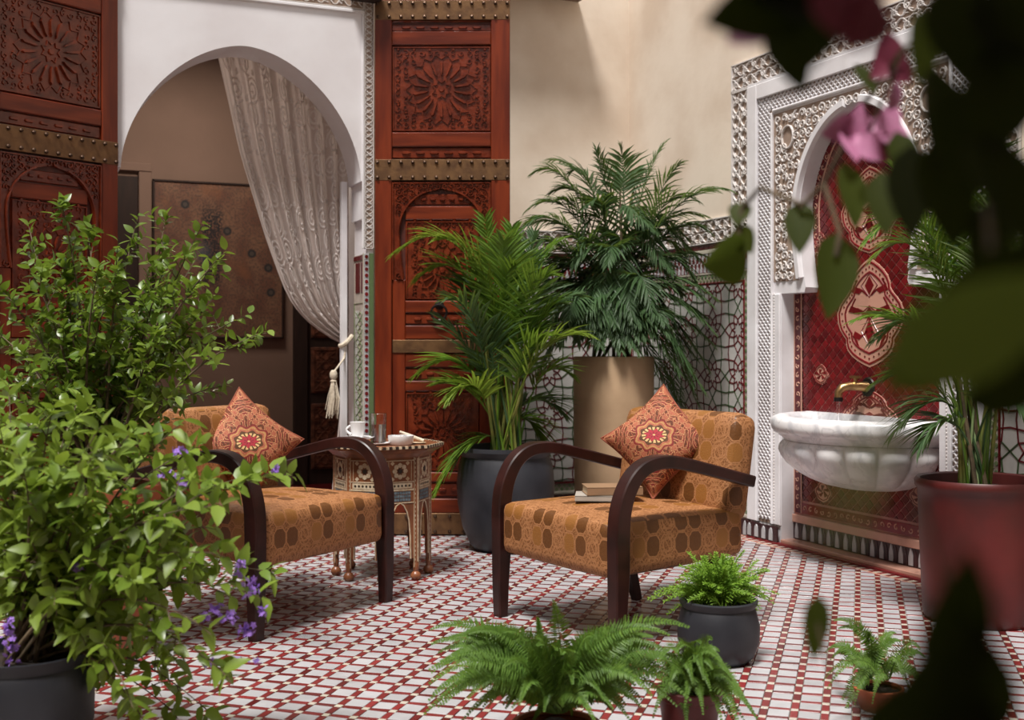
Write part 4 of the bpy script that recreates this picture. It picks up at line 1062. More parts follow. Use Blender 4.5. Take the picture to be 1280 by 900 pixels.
def cushion_at(label, center, fwd_ang, tilt, roll, s, group='medallion cushions', thick=.085):
    """center world; faces fwd_ang (compass from +x), tilted back by tilt, rolled in its plane"""
    n = Vector((cos(fwd_ang)*cos(tilt), sin(fwd_ang)*cos(tilt), sin(tilt))); r = Vector((-sin(fwd_ang), cos(fwd_ang), 0)); u = n.cross(r)
    R = Matrix((r, u, n)).transposed().to_4x4(); R = R @ Matrix.Rotation(roll, 4, 'Z')
    o = thing('cushion', label, 'cushion', group=group); o.matrix_basis = Matrix.Translation(center) @ R
    N_ = 26
    def S(a, b, sg):
        x, y = a*2-1, b*2-1; px_ = x*s*(1-.13*(1-y*y)**1.0*abs(x)**2)*1.03; py_ = y*s*(1-.13*(1-x*x)**1.0*abs(y)**2)*1.03
        e = max(0, (1-x*x)*(1-y*y)); z = sg*thick*(e**.46)*(1-.08*sin(5*x+2*y)) ; return Vector((px_, py_, z))
    m = MB(); m.grid(lambda a, b: S(a, b, 1), N_, N_); m.grid(lambda a, b: S(b, a, -1), N_, N_)
    m.build('cushion_cover', 'cushion', o, smooth='all', uv=lambda co, n_: (co.x/s*1.0, co.y/s*1.0), local=True)
    e = MB(); pts = [S(t, 0, 0) for t in [k/16 for k in range(17)]]+[S(1, t, 0) for t in [k/16 for k in range(1, 17)]]+[S(1-t, 1, 0) for t in [k/16 for k in range(1, 17)]]+[S(0, 1-t, 0) for t in [k/16 for k in range(1, 17)]]
    e.tube(pts, .0045, 6, False); e.build('piping', 'cushion_pipe', o, local=True)
    return o
C0 = (None,)*8
cR, MR = armchair('gold brocade armchair with dark bentwood arms, two books lying on its seat', (-.044, 4.60), (.359, 4.00), C0)
cL, ML = armchair('gold brocade armchair with dark bentwood arms left of the octagonal inlaid table', (-.917, 4.22), (-.522, 4.86), C0)
cc = PX(823, 551, 4.58); cushion_at('red and gold medallion cushion leaning on the armchair that holds the books', cc, atan2(-.74, -.67), radians(20), radians(44), .158)
cc = PX(307, 556, 4.90); cushion_at('red and gold medallion cushion standing on the armchair left of the inlaid table', cc, atan2(-.95, -.02), radians(14), radians(49), .168)
# books
def book(label, px, py, t, z, w_, l_, h_, ang, cov, tilt=0.):
    p = PX(px, py, t); p.z = z
    o = thing('book', label, 'book', p, ang, 'books on the armchair seat'); o.rotation_euler = (0, tilt, ang)
    m = MB(); m.box((.002, 0, h_/2), (w_-.006, l_-.008, h_-.006)); m.build('pages', 'paper', o, local=True)
    m = MB(); m.box((0, 0, .0015), (w_, l_, .003)); m.box((0, 0, h_-.0015), (w_, l_, .003)); m.box((-w_/2+.0015, 0, h_/2), (.003, l_, h_)); m.build('cover', cov, o, local=True)
sz = .480
book('grey-covered book lying at the bottom of the pair on the armchair seat', 755, 622, 4.45, sz-.004, .15, .215, .020, radians(62), 'cover_grey')
book('thick tan-covered old book lying on top of the grey-covered book', 765, 618, 4.46, sz+.017, .145, .21, .030, radians(72), 'cover_tan')

# ================================================================== octagonal table
TBL = GX(478, 5.45); TZ = .615
def octagonal_table():
    t = thing('side_table', 'octagonal walnut side table with bone inlay and turned feet between the two armchairs', 'table', TBL)
    base = atan2(-TBL.y, -TBL.x); R = .222; vt = [TBL+Vector((R*cos(base+k*pi/4), R*sin(base+k*pi/4), 0)) for k in range(8)]
    def octo(r, z): return [TBL+Vector((r*cos(base+k*pi/4), r*sin(base+k*pi/4), z)) for k in range(8)]
    def stack(rz_):
        m = MB(); 
        for r, z in rz_: m.v += octo(r, z)
        for i in range(len(rz_)-1):
            for j in range(8): m.f.append((i*8+j, i*8+(j+1) % 8, (i+1)*8+(j+1) % 8, (i+1)*8+j))
        m.f.append(tuple(range(7, -1, -1))); m.f.append(tuple(range(8*len(rz_)-8, 8*len(rz_)))); return m
    top = stack([(.225, .555), (.245, .572), (.280, .590), (.284, .604), (.278, .608)]).build('table_top', 'walnut', t)
    r = MB(); w2 = MB()
    for k in range(8):
        a, b_ = octo(.279, .600)[k], octo(.279, .600)[(k+1) % 8]
        for q in range(14):
            p = a+(b_-a)*((q+.5)/14); d_ = (b_-a).normalized(); n_ = Vector((d_.y, -d_.x, 0)); (r if q % 2 else w2).box(p+Vector((0, 0, .004)), (.0135, .0135, .012), Matrix((d_, n_, Vector((0, 0, 1)))).transposed())
    r.build('bone_edging', 'bone', top, kind='stuff'); w2.build('ebony_edging', 'ebony', top, kind='stuff')
    for k in range(8):
        a, b_ = vt[k], vt[(k+1) % 8]; d_ = (b_-a).normalized(); n_ = Vector((d_.y, -d_.x, 0)); L = (b_-a).length
        if n_.dot((a+b_)/2-TBL) < 0: n_ = -n_
        f = F(a, d_, (0, 0, 1), n_)
        zs_ = (.30, .325, .350, .375, .400)
        # face with a pointed arch below
        m = MB(); c_ = L/2; av = [(0, .052), (.10, .052), (.20, .050), (.27, .044), (.31, .034), (.34, .018), (.352, 0)]
        for (z0, h0), (z1, h1) in zip(av, av[1:]):
            if z0 < .05: continue
            for s in (-1, 1):
                e = (s*L/2); m.quad(f(c_+e, z0), f(c_+s*h0, z0), f(c_+s*h1, z1), f(c_+e, z1)); m.quad(f(c_+s*h0, z0), f(c_+s*h0, z0, -.014), f(c_+s*h1, z1, -.014), f(c_+s*h1, z1))
        m.fbox(f, 0, L, .352, .560, -.014, .0); fc = m.build('side_panel', 'walnut', t)
        m = MB()
        m.ribbon(f, [(c_-h, z) for z, h in av[1:]]+[(c_+h, z) for z, h in av[1:][::-1]][1:], .006, .003)
        for z in (.352, .408, .412, .446, .542): m.ribbon(f, [(.018, z), (L-.018, z)], .0045, .0022)
        for s in (0, 1):
            x_ = .016 if s == 0 else L-.016
            m.ribbon(f, [(x_, .06), (x_, .555)], .004, .0022)
            for q in range(25): z = .07+q*.0197; m.fbox(f, (x_-.011 if s == 0 else x_+.004), (x_-.004 if s == 0 else x_+.011), z, z+.009, 0, .002)
        for q in (-1, 1):
            m.ribbon(f, [(c_+q*.055, .452), (c_+q*.055, .538)], .0035, .002)
        m.build('bone_lines', 'bone', fc, kind='stuff')
        for (cx, cz) in ((c_, .495),):
            for i in range(8):
                an = i*pi/4; MB().prism(f, [(cx+.026*cos(an)+.0115*cos(q*pi/3+an), cz+.026*sin(an)+.0115*sin(q*pi/3+an)) for q in range(6)], 0, .0022).build('bone_petal', 'bone', fc)
            for i in range(4):
                an = pi/4+i*pi/2; MB().prism(f, [(cx+.052*cos(an)+.010*cos(q*pi/2), cz+.050*sin(an)+.010*sin(q*pi/2)) for q in range(4)], 0, .0022).build('bone_petal', 'bone', fc)
            MB().prism(f, [(cx+.011*cos(q*pi/4), cz+.011*sin(q*pi/4)) for q in range(8)], 0, .0025).build('ebony_star', 'ebony', fc)
        MB().fbox(f, .026, L-.026, .417, .441, 0, .0018).build('bone_plaque', 'bone', fc)
        m = MB(); [m.prism(f, [(.04+q*.018+.006*cos(v), .429+.006*sin(v)) for v in (0, pi/2, pi, 3*pi/2)], .0018, .003) for q in range(6)]; m.build('ebony_diamonds', 'ebony', fc)
        m = MB(); 
        for i in range(8):
            for j in range(3): m.fbox(f, .030+i*.0135, .041+i*.0135, .360+j*.0155, .372+j*.0155, 0, .002)
        m.build('grey_mosaic', 'bluebone', fc, kind='stuff')
        # post with turned foot at this corner
        pv = vt[k]; q = MB(); out = (pv-TBL).normalized(); cpt = pv-out*.010
        q.lathe(cpt, [(.0, .0), (.016, .002), (.024, .012), (.025, .022), (.018, .034), (.011, .040), (.013, .052), (.014, .075), (.011, .080)], 14); q.build('turned_foot', 'walnut', t, smooth=True)
        q = MB(); q.tube([cpt+Vector((0, 0, .075)), cpt+Vector((0, 0, .558))], .0135, 8); po = q.build('corner_post', 'walnut', t)
        q = MB(); q.tube([cpt+out*.0105+Vector((0, 0, .085)), cpt+out*.0105+Vector((0, 0, .55))], .0042, 4); q.build('bone_line', 'bone', po)
octagonal_table()
# table ware
def on_table(px, py):
    """point of the table top seen at that pixel"""
    t = (H-.608)*FX/(py-434); p = PX(px, py, t); p.z = .608; return p
def ware(name, label, cat, px, t, prof, mat='china', seg=32, z=.609, extra=None):
    p = GX(px, t, z); o = thing(name, label, cat, p)
    m = MB(); m.lathe((0, 0, 0), prof, seg); m.build(extra or 'bowl', mat, o, smooth=True, local=True); return o
sa = ware('tall_saucer_dish', 'small cream bowl under the saucer of the coffee cup', 'bowl', 448, 5.33, [(0, .0), (.028, .0), (.034, .012), (.036, .022), (.033, .022), (.030, .004), (0, .003)], 'bone')
sc = ware('saucer', 'white saucer under the coffee cup on the inlaid table', 'saucer', 448, 5.33, [(0, .0), (.022, .0), (.045, .004), (.062, .012), (.064, .014), (.044, .008), (.02, .004), (0, .004)], z=.631, extra='dish')
sc.scale = (1.0, 1.0, 1.0)
cu = thing('coffee_cup', 'white coffee cup with a handle on the left side of the inlaid table', 'cup', GX(447, 5.33, .636))
MB().lathe((0, 0, 0), [(0, .002), (.018, .0), (.022, .004), (.027, .022), (.031, .046), (.0325, .052), (.030, .051), (.025, .020), (.018, .006), (0, .005)], 32).build('cup_body', 'china', cu, smooth=True, local=True)
hd = C2W(-1, 0); m = MB(); m.tube([hd*(.027+.019*sin(pi*k/10)) + Vector((0, 0, .014+.028*k/10)) for k in range(11)], .0038, 8); m.build('handle', 'china', cu, smooth=True, local=True)
m = MB(); m.lathe((0, 0, .040), [(0, .0), (.0285, .0)], 24); m.build('coffee', 'ebony', cu, local=True)
gp = ware('small_plate', 'white plate under the water glass on the inlaid table', 'plate', 472, 5.33, [(0, .0), (.03, .0), (.052, .006), (.054, .010), (.03, .005), (0, .004)], extra='dish')
gl = thing('water_glass', 'clear straight glass of water on the inlaid table', 'glass', GX(473, 5.38, .615))
MB().lathe((0, 0, 0), [(0, .0), (.031, .0), (.033, .004), (.034, .122), (.0325, .123), (.0315, .008), (0, .008)], 32).build('glass_wall', 'glass', gl, smooth=True, local=True)
MB().lathe((0, 0, 0), [(0, .0085), (.0308, .0085), (.0318, .078), (0, .078)], 32).build('water', 'water', gl, smooth=True, local=True)
sb = ware('sugar_bowl', 'low white round bowl on the right of the inlaid table', 'bowl', 501, 5.33, [(0, .0), (.038, .0), (.043, .006), (.046, .032), (.046, .036), (.043, .036), (.042, .012), (0, .010)])
m = MB(); [m.box((random.Random(k).uniform(-.024, .024), random.Random(k+9).uniform(-.024, .024), .026+.006*(k % 2)), (.016, .016, .014), Matrix.Rotation(k, 3, 'Z')) for k in range(8)]; m.build('sugar_cubes', 'china', sb, kind='stuff', local=True)
def roll_(name, label, cat, a, b_, r, mat='cord'):
    o = thing(name, label, cat, a); m = MB(); m.tube([a, (a+b_)/2+Vector((0, 0, .001)), b_], [r, r*1.05, r], 10); m.build('paper_roll', mat, o); m = MB(); m.tube([(a*.55+b_*.45), (a*.5+b_*.5)], r*1.15, 10); m.build('band', 'cover_tan', o)
roll_('sugar_sachet', 'long pale paper sachet propped behind the low white bowl', 'sachet', PX(500, 540, 5.46), PX(530, 551, 5.42)-Vector((0, 0, 0)), .007)
roll_('rolled_napkin', 'small rolled cream napkin at the left edge of the inlaid table', 'napkin', on_table(420, 556)+Vector((0, 0, .011)), on_table(441, 553)+Vector((0, 0, .011)), .010)
pl2 = ware('spoon_rest', 'flat cream dish at the right edge of the inlaid table', 'dish', 523, 5.40, [(0, .0), (.026, .0), (.036, .005), (.026, .004), (0, .003)], 'bone', extra='dish')

# ================================================================== pots and plants
def pot(name, label, cat, px, t, prof, mat, soil_z, soil_r, seg=48, group=None):
    o = thing(name, label, cat, GX(px, t), group=group)
    m = MB(); m.lathe((0, 0, 0), prof, seg); m.build('pot', mat, o, smooth=True, local=True)
    rd = random.Random(int(px)); m = MB(); n = 24
    m.v = [Vector((0, 0, soil_z+.012))]+[Vector((soil_r*r_*cos(2*pi*k/n), soil_r*r_*sin(2*pi*k/n), soil_z+rd.uniform(-.006, .006)+.01*(1-r_))) for r_ in (.4, .7, 1.) for k in range(n)]
    m.f = [(0, 1+k, 1+(k+1) % n) for k in range(n)]+[(1+L*n+k, 1+(L+1)*n+k, 1+(L+1)*n+(k+1) % n, 1+L*n+(k+1) % n) for L in (0, 1) for k in range(n)]
    m.build('soil', 'soil', o, local=True); return o
def bez(a, b, c, t): return a*(1-t)**2 + b*2*t*(1-t) + c*t*t
def frond(parent, P0, P1, P2, nl, ll, lw, mat, start=.25, droop=.35, ang=50, rad=.005, name='frond', seed=0, seg=3, taper=.75, base_up=None, wave=0.):
    """one pinnate leaf along a bezier: leaflets in pairs left and right of the midrib"""
    rd = random.Random(seed); mb = MB(); K = 14
    pts = [bez(P0, P1, P2, k/K) for k in range(K+1)]; mb.tube(pts, [rad*(1-.8*k/K) for k in range(K+1)], 5)
    view = (Vector((0, 0, H))-P1).normalized()
    for k in range(nl):
        s = start+(1-start)*(k+.5)/nl; p = bez(P0, P1, P2, s); tg = (bez(P0, P1, P2, min(1, s+.02))-bez(P0, P1, P2, s-.02)).normalized()
        up = Vector((0, 0, 1)) if base_up is None else base_up
        side = tg.cross(up); side = side.normalized() if side.length > .15 else tg.cross(view).normalized()
        nrm = side.cross(tg).normalized(); e = (k+.5)/nl; L = ll*(.55+.45*sin(pi*min(1, e*1.25+.12)))*(1-.62*max(0, e-.55)/.45*taper)
        for sd in (-1, 1):
            a = radians(ang*(1-.45*e)+rd.uniform(-7, 7)); d = (tg*cos(a)+side*sd*sin(a)+nrm*rd.uniform(.05, .3)).normalized(); l = L*rd.uniform(.88, 1.1)
            wn = d.cross(nrm).normalized(); i = len(mb.v); q = p.copy(); dd = d.copy(); w_ = lw*rd.uniform(.85, 1.15)
            for j in range(seg+1):
                f = j/seg; ww = w_*(.35 if j == 0 else (1-f**2.2)) if j < seg else .0006
                if wave: ww *= 1+wave*(j % 2)
                up_ = wn.cross(dd).normalized()*.22*ww
                mb.v += [q-wn*ww*.5+up_, q, q+wn*ww*.5+up_]
                dd = (dd+Vector((0, 0, -droop/seg*(1.0+.5*f)))).normalized(); q = q+dd*(l/seg)
            for j in range(seg):
                b_ = i+3*j; mb.f += [(b_, b_+1, b_+4, b_+3), (b_+1, b_+2, b_+5, b_+4)]
    return mb.build(name, mat, parent)
def palm(o, base_fn, specs, nl, ll, lw, mats, t0, seed, start=.35, droop=.4, spread=.22, rad=.006):
    rd = random.Random(seed)
    for k, sp in enumerate(specs):
        (cx, cy), (tx, ty) = sp[0], sp[1]; mt = sp[2] if len(sp) > 2 else mats[k % len(mats)]; dt = rd.uniform(-spread, spread) if len(sp) < 4 else sp[3]
        P0 = base_fn(k); tt = t0+dt; P2 = PX(tx, ty, tt); lim = YA-.12 if P2.x < XA+.75 else YB-.16
        mg = .15 if t0 > 5 else .34
        while P2.x > XR-mg or P2.y > lim: tt -= .05; P2 = PX(tx, ty, tt)
        t1 = (t0+tt)/2; P1 = PX(cx, cy, t1)
        while P1.x > XR-mg: t1 -= .05; P1 = PX(cx, cy, t1)
        L = (P2-P1).length+(P1-P0).length
        frond(o, P0, P1, P2, nl, ll*(.7+.3*min(1, L/.9)), lw, mt, start, droop, 52, rad, seed=seed*100+k)
# areca palm
ar = pot('potted_palm', 'bright green areca palm in a large dark clay pot before the right door leaf', 'palm', 632, 6.13,
         [(0, 0), (.155, .0), (.185, .03), (.225, .12), (.25, .24), (.255, .34), (.245, .44), (.228, .485), (.236, .50), (.248, .515), (.246, .535), (.232, .535), (.222, .50), (.21, .44)], 'darkpot', .475, .212)
rd = random.Random(2)
def abase(k): a = k*2.4; return GX(632, 6.13, .47)+Vector((.10*cos(a)*rd.uniform(.3, 1), .10*sin(a)*rd.uniform(.3, 1), 0))
aspec = [((610, 215), (492, 318), 'leaf_lime', .05), ((615, 265), (520, 350), 'leaf_areca', .1), ((622, 280), (548, 300), 'leaf_lime', -.1), ((618, 380), (606, 272)), ((640, 360), (640, 285)), ((650, 360), (668, 292)), ((640, 330), (700, 300)),
         ((600, 400), (520, 470)), ((600, 430), (545, 395)), ((610, 440), (560, 500), 'leaf_lime'), ((600, 470), (548, 480), 'leaf_areca'), ((660, 360), (725, 370)), ((660, 400), (735, 420), 'leaf_lime', -.2), ((665, 430), (715, 470)), ((650, 460), (705, 520)), ((640, 420), (690, 420)),
         ((628, 400), (590, 330)), ((625, 420), (600, 400)), ((640, 430), (655, 380)), ((615, 470), (580, 440)), ((600, 360), (560, 375)), ((650, 340), (690, 345)), ((645, 300), (650, 350)), ((600, 340), (575, 350)), ((660, 380), (700, 380)), ((625, 330), (630, 300)), ((605, 500), (545, 615), 'leaf_areca', -.1), ((650, 480), (680, 560))]
palm(ar, abase, aspec, 27, .27, .021, ['leaf_areca', 'leaf_areca', 'leaf_palm'], 6.13, 5, .38, .38)
for k in range(16):
    m = MB(); p = abase(k*3+1); q = PX(rd.uniform(606, 668), rd.uniform(400, 460), 6.13+rd.uniform(-.1, .1)); m.tube([p, (p+q)/2+Vector((rd.uniform(-.015, .015), 0, 0)), q], [.0105, .008, .005], 7); m.build('cane', 'cane', ar, smooth=True)
# dark palm in the tall planter
dk = pot('potted_palm', 'dark green bushy palm in a tall beige planter behind the right armchair', 'palm', 767, 6.72,
         [(0, 0), (.215, 0), (.22, .01), (.228, .5), (.230, .985), (.226, .997), (.212, .997), (.210, .90)], 'beigepot', .965, .209)
rd2 = random.Random(8)
def dbase(k):
    a = k*2.4; return GX(767, 6.72, .96)+Vector((.12*cos(a), .12*sin(a), 0))
canes = [(742, 330), (758, 262), (775, 240), (790, 300), (805, 262), (728, 380), (812, 350), (768, 330), (750, 300), (795, 225)]
for k, (x_, y_) in enumerate(canes):
    m = MB(); p = dbase(k); q = PX(x_, y_, 6.72+rd2.uniform(-.12, .12)); m.tube([p, (p*.4+q*.6), q], [.011, .009, .006], 7); m.build('cane', 'cane' if k % 3 == 0 else 'bark', dk, smooth=True)
def dcrown(k):
    x_, y_ = canes[k % len(canes)]; s = rd2.uniform(.35, 1.0); b_ = dbase(k % len(canes)); return b_.lerp(PX(x_, y_, 6.72), s)
dspec = [((720, 215), (660, 262)), ((715, 190), (668, 215)), ((745, 200), (690, 200)), ((750, 215), (745, 188)), ((785, 215), (775, 185)), ((800, 215), (830, 180)), ((815, 230), (850, 205)), ((840, 215), (912, 238)), ((820, 250), (880, 270)),
         ((830, 280), (885, 335)), ((830, 330), (888, 380)), ((835, 370), (890, 430)), ((825, 400), (880, 490)), ((820, 430), (862, 530)), ((810, 430), (845, 500)), ((800, 400), (835, 460)), ((700, 260), (640, 320)), ((700, 290), (648, 360)), ((710, 330), (665, 400)), ((715, 380), (680, 450)),
         ((725, 410), (700, 500)), ((735, 410), (722, 490)), ((745, 420), (750, 500)), ((760, 410), (775, 490)), ((780, 400), (800, 480)), ((720, 300), (700, 350)), ((740, 280), (720, 330)), ((770, 270), (760, 330)), ((790, 280), (800, 350)), ((810, 300), (840, 340)),
         ((700, 230), (650, 290)), ((760, 230), (730, 260)), ((780, 250), (820, 290)), ((750, 320), (740, 390)), ((780, 330), (790, 400)), ((720, 350), (710, 420)), ((810, 360), (830, 420)), ((760, 360), (770, 430)), ((730, 240), (700, 250)), ((770, 210), (800, 215)), ((690, 300), (655, 330)), ((800, 240), (860, 300)), ((830, 400), (868, 445)), ((700, 350), (672, 350))]
rq = random.Random(77)
for k in range(30):
    cx_, cy_ = canes[k % len(canes)]; cy_ += rq.uniform(20, 130); sgx = rq.choice((-1, 1)); ln_ = rq.uniform(35, 95)
    dspec.append(((cx_+sgx*ln_*.5, cy_-rq.uniform(25, 55)), (cx_+sgx*ln_, cy_+rq.uniform(-5, 70))))
dspec += [((715, 250), (652, 285)), ((712, 270), (645, 305)), ((705, 300), (650, 345)), ((708, 330), (655, 385)), ((712, 350), (668, 430)), ((735, 215), (690, 240)), ((745, 190), (715, 215)), ((835, 320), (893, 372)), ((838, 350), (892, 415)), ((835, 375), (885, 462)), ((828, 395), (872, 505)), ((825, 300), (880, 320)), ((815, 215), (870, 250)), ((842, 365), (880, 395)), ((830, 360), (865, 480))]
dspec = [sp if not (sp[1][1] > 395 and abs(sp[1][0]-767) < 72) else ((sp[0][0], min(sp[0][1], 370)), (sp[1][0], 395+(sp[1][1]-395)*.35), 'leaf_palm', -.28) for sp in dspec]
palm(dk, dcrown, dspec, 26, .235, .0165, ['leaf_palm'], 6.72, 11, .30, .55, .24, .004)
# palm in the red pot on the right
rp = pot('potted_palm', 'arching palm in a large red glazed pot right of the marble basin', 'palm', 1226, 4.56,
         [(0, 0), (.205, .0), (.215, .02), (.222, .2), (.232, .45), (.234, .50), (.244, .512), (.246, .532), (.238, .545), (.224, .54), (.215, .50), (.212, .46)], 'redpot', .495, .213)
rd3 = random.Random(12)
def rbase(k): a = k*2.4; return GX(1222, 4.56, .49)+Vector((.07*cos(a)*rd3.uniform(.2, 1), .07*sin(a)*rd3.uniform(.2, 1), 0))
rspec = [((1190, 170), (1085, 300)), ((1190, 230), (1095, 320), 'leaf_lime'), ((1170, 240), (1100, 195)), ((1190, 330), (1095, 425)), ((1190, 360), (1070, 400), 'leaf_areca'), ((1195, 380), (1110, 470)), ((1190, 420), (1095, 480)), ((1200, 430), (1115, 545)), ((1205, 200), (1175, 240)), ((1220, 200), (1215, 170)),
         ((1240, 230), (1285, 230)), ((1260, 260), (1330, 330)), ((1250, 330), (1320, 420)), ((1240, 350), (1290, 470)), ((1205, 300), (1150, 330)), ((1195, 470), (1150, 560)), ((1215, 300), (1200, 250)), ((1230, 280), (1270, 260), 'leaf_pale'), ((1205, 400), (1160, 440)), ((1240, 420), (1300, 540)), ((1200, 280), (1210, 215), 'leaf_pale'), ((1190, 300), (1195, 240), 'leaf_pale')]
palm(rp, rbase, rspec, 26, .26, .017, ['leaf_areca', 'leaf_palm'], 4.56, 21, .40, .45, .16)
for k in range(16):
    m = MB(); p = rbase(k*2); q = PX(rd3.uniform(1195, 1250), rd3.uniform(430, 500), 4.56+rd3.uniform(-.08, .08)); m.tube([p, (p+q)/2, q], [.010, .008, .005], 7); m.build('cane', 'cane' if k % 2 else 'bark', rp, smooth=True)

# ---- ferns
def fern(name, label, px, t, z, tips, pots, n=30, ll=.030, lw=.0125, seed=0, crown=.03, group=None):
    if pots: o = pot(name, label, 'fern', px, t, pots[0], pots[1], pots[2], pots[3])
    else: o = thing(name, label, 'fern', GX(px, t))
    rd = random.Random(seed); c = GX(px, t, z)
    for k, tp in enumerate(tips):
        dt = tp[2] if len(tp) > 2 else rd.uniform(-.22, .16); P2 = PX(tp[0], tp[1], t+dt); a = k*2.4; P0 = c+Vector((crown*cos(a), crown*sin(a), 0)); d = P2-P0
        P1 = P0+d*.5+Vector((0, 0, .05+.36*(Vector((d.x, d.y, 0)).length)))
        L = (P2-P0).length; f_ = min(1, L/.33)
        frond(o, P0, P1, P2, max(16, int(n*(.55+.45*f_))), ll*(.65+.35*f_), lw, 'leaf_fern', .10, .18, 78, .0022, seed=seed*50+k, seg=3, taper=1.3, wave=.25, base_up=((Vector((0, 0, H))-c).normalized()*1.0+Vector((rd.uniform(-.45, .45), rd.uniform(-.3, .3), .45))).normalized())
    return o
tp = lambda r, h, rim=.012: [(0, 0), (r*.72, 0), (r*.78, .01), (r*.95, h*.80), (r*1.0, h*.82), (r*1.04, h*.98), (r*1.0, h), (r*.92, h), (r*.90, h*.88)]
mt = [(690, 750), (672, 772), (628, 790), (585, 792), (548, 816), (536, 838), (552, 870), (530, 893), (575, 905), (600, 822), (618, 860), (650, 812), (660, 850), (640, 885), (700, 800), (722, 822), (742, 795), (768, 800), (800, 808), (812, 830), (790, 850), (770, 880), (740, 865), (715, 895), (680, 890), (745, 905), (700, 850), (610, 885), (580, 845), (815, 870), (640, 835), (760, 838), (690, 815), (565, 818, -.1), (665, 905), (725, 850), (597, 800, .2), (790, 905)]
rx = random.Random(5); mtx = [(rx.uniform(535, 870), rx.uniform(782, 890)) for _ in range(85)]
fern('fern', 'large bushy sword fern in a brown pot at the bottom centre', 695, 3.02, .12, mt+mtx, (tp(.11, .09), 'terracotta', .07, .09), 44, .042, .0058, 3)
mt2 = [(890, 800), (905, 832), (925, 868), (945, 897), (898, 882), (868, 828), (845, 838), (835, 862), (822, 828), (850, 902), (918, 905), (880, 850), (870, 880), (905, 855), (830, 893), (858, 812)]
fern('fern', 'smaller sword fern spilling over a red pot, right of the bushy one', 862, 3.12, .15, mt2+[(x+9, y+14) for x, y in mt2]+[(x-14, y+5) for x, y in mt2], (tp(.085, .15), 'redpot', .13, .076), 40, .036, .0056, 7)
mt3 = [(1042, 776), (1032, 815), (1028, 852), (1062, 872), (1120, 792), (1150, 812), (1085, 790), (1060, 830), (1130, 850), (1100, 812), (1090, 880), (1165, 870), (1045, 895)]
fern('fern', 'small sword fern at the bottom right, partly behind the blurred dark leaves', 1098, 3.42, .09, mt3+[(x+6, y+10) for x, y in mt3], (tp(.07, .065), 'terracotta', .05, .06), 36, .030, .0052, 9)
# feathery asparagus fern in a dark round pot
af = pot('potted_asparagus_fern', 'bright feathery asparagus fern in a small dark round pot by the right armchair', 'plant', 898, 3.95,
         [(0, 0), (.098, .0), (.118, .02), (.136, .07), (.137, .12), (.126, .165), (.120, .180), (.128, .192), (.131, .204), (.122, .208), (.114, .195), (.112, .17)], 'darkpot', .185, .113)
rd = random.Random(31); c = GX(898, 3.95, .185)
for k in range(150):
    a = rd.uniform(0, 2*pi); r0 = rd.uniform(0, .075); P0 = c+Vector((r0*cos(a), r0*sin(a), 0)); tx = 898+rd.gauss(0, 30); ty = 700+abs(tx-898)*.36+rd.uniform(-12, 48)
    if k < 12: tx, ty = [(818, 741), (832, 738), (860, 690), (930, 688), (960, 712), (955, 735), (845, 745), (948, 700), (878, 695), (905, 695), (866, 725), (942, 745)][k]
    P2 = PX(tx, ty, 3.95+rd.uniform(-.11, .11)); P1 = (P0+P2)/2+Vector((0, 0, .035+.1*abs(tx-898)/60*.3)); mb = MB(); K = 9
    mb.tube([bez(P0, P1, P2, j/K) for j in range(K+1)], [.0014]*(K+1), 4, False)
    for q in range(70):
        s = .22+.78*q/70; p = bez(P0, P1, P2, s); tg = (P2-P0).normalized(); an = q*2.4; s1 = tg.orthogonal().normalized(); s2 = tg.cross(s1); d = (tg*.75+s1*cos(an)+s2*sin(an)).normalized(); l = .026*(1.15-s)+.005
        w_ = d.orthogonal().normalized()*.0018; mb.quad(p-w_, p+w_, p+d*l+w_*.6, p+d*l-w_*.6)
    mb.build('plume', 'leaf_asp', af)

# ---- leafy shrubs on the left
def leaf_mesh(name, mat, wd, fold=.25, curl=.25, serr=0., tipw=.75):
    mb = MB(); K = 6
    for j in range(K+1):
        f = j/K; w_ = wd*sin(pi*f**tipw)**.85*.5 if 0 < j < K else .004
        if serr and 0 < j < K: w_ *= 1+serr*(1 if j % 2 else -1)
        z = curl*(-(f**2))*.5+.12*f; mb.v += [Vector((-w_, f, z+fold*w_)), Vector((0, f, z)), Vector((w_, f, z+fold*w_))]
    for j in range(K): b_ = 3*j; mb.f += [(b_, b_+1, b_+4, b_+3), (b_+1, b_+2, b_+5, b_+4)]
    return mb, mb.mesh(name, M[mat], True)
def place_leaves(o, leaves, variants, rd, cap=300, name='leaf'):
    """leaves: (pos, dir, normal, length); the ones nearest the camera are objects, the rest one field"""
    leaves.sort(key=lambda L: (L[0]-Vector((0, 0, H))).length-L[3]*6)
    inv = wm(o).inverted(); rest = MB()
    for k, (p, d, n, l) in enumerate(leaves):
        d = d.normalized(); x = d.cross(n); x = x.normalized() if x.length > 1e-4 else d.orthogonal().normalized(); z = x.cross(d)
        Mx = Matrix((x, d, z)).transposed().to_4x4(); Mx = Matrix.Translation(p) @ Mx @ Matrix.Scale(l, 4); mb, me = variants[k % len(variants)]
        if k < cap:
            c_ = bpy.data.objects.new(name, me); col.objects.link(c_); c_.parent = o; c_.matrix_basis = inv @ Mx
        else:
            i = len(rest.v); rest.v += [Mx @ v for v in mb.v]; rest.f += [tuple(i+q for q in f) for f in mb.f]
    if rest.v: rest.build('foliage', variants[0][1].materials[0], o, smooth='all', kind='stuff')
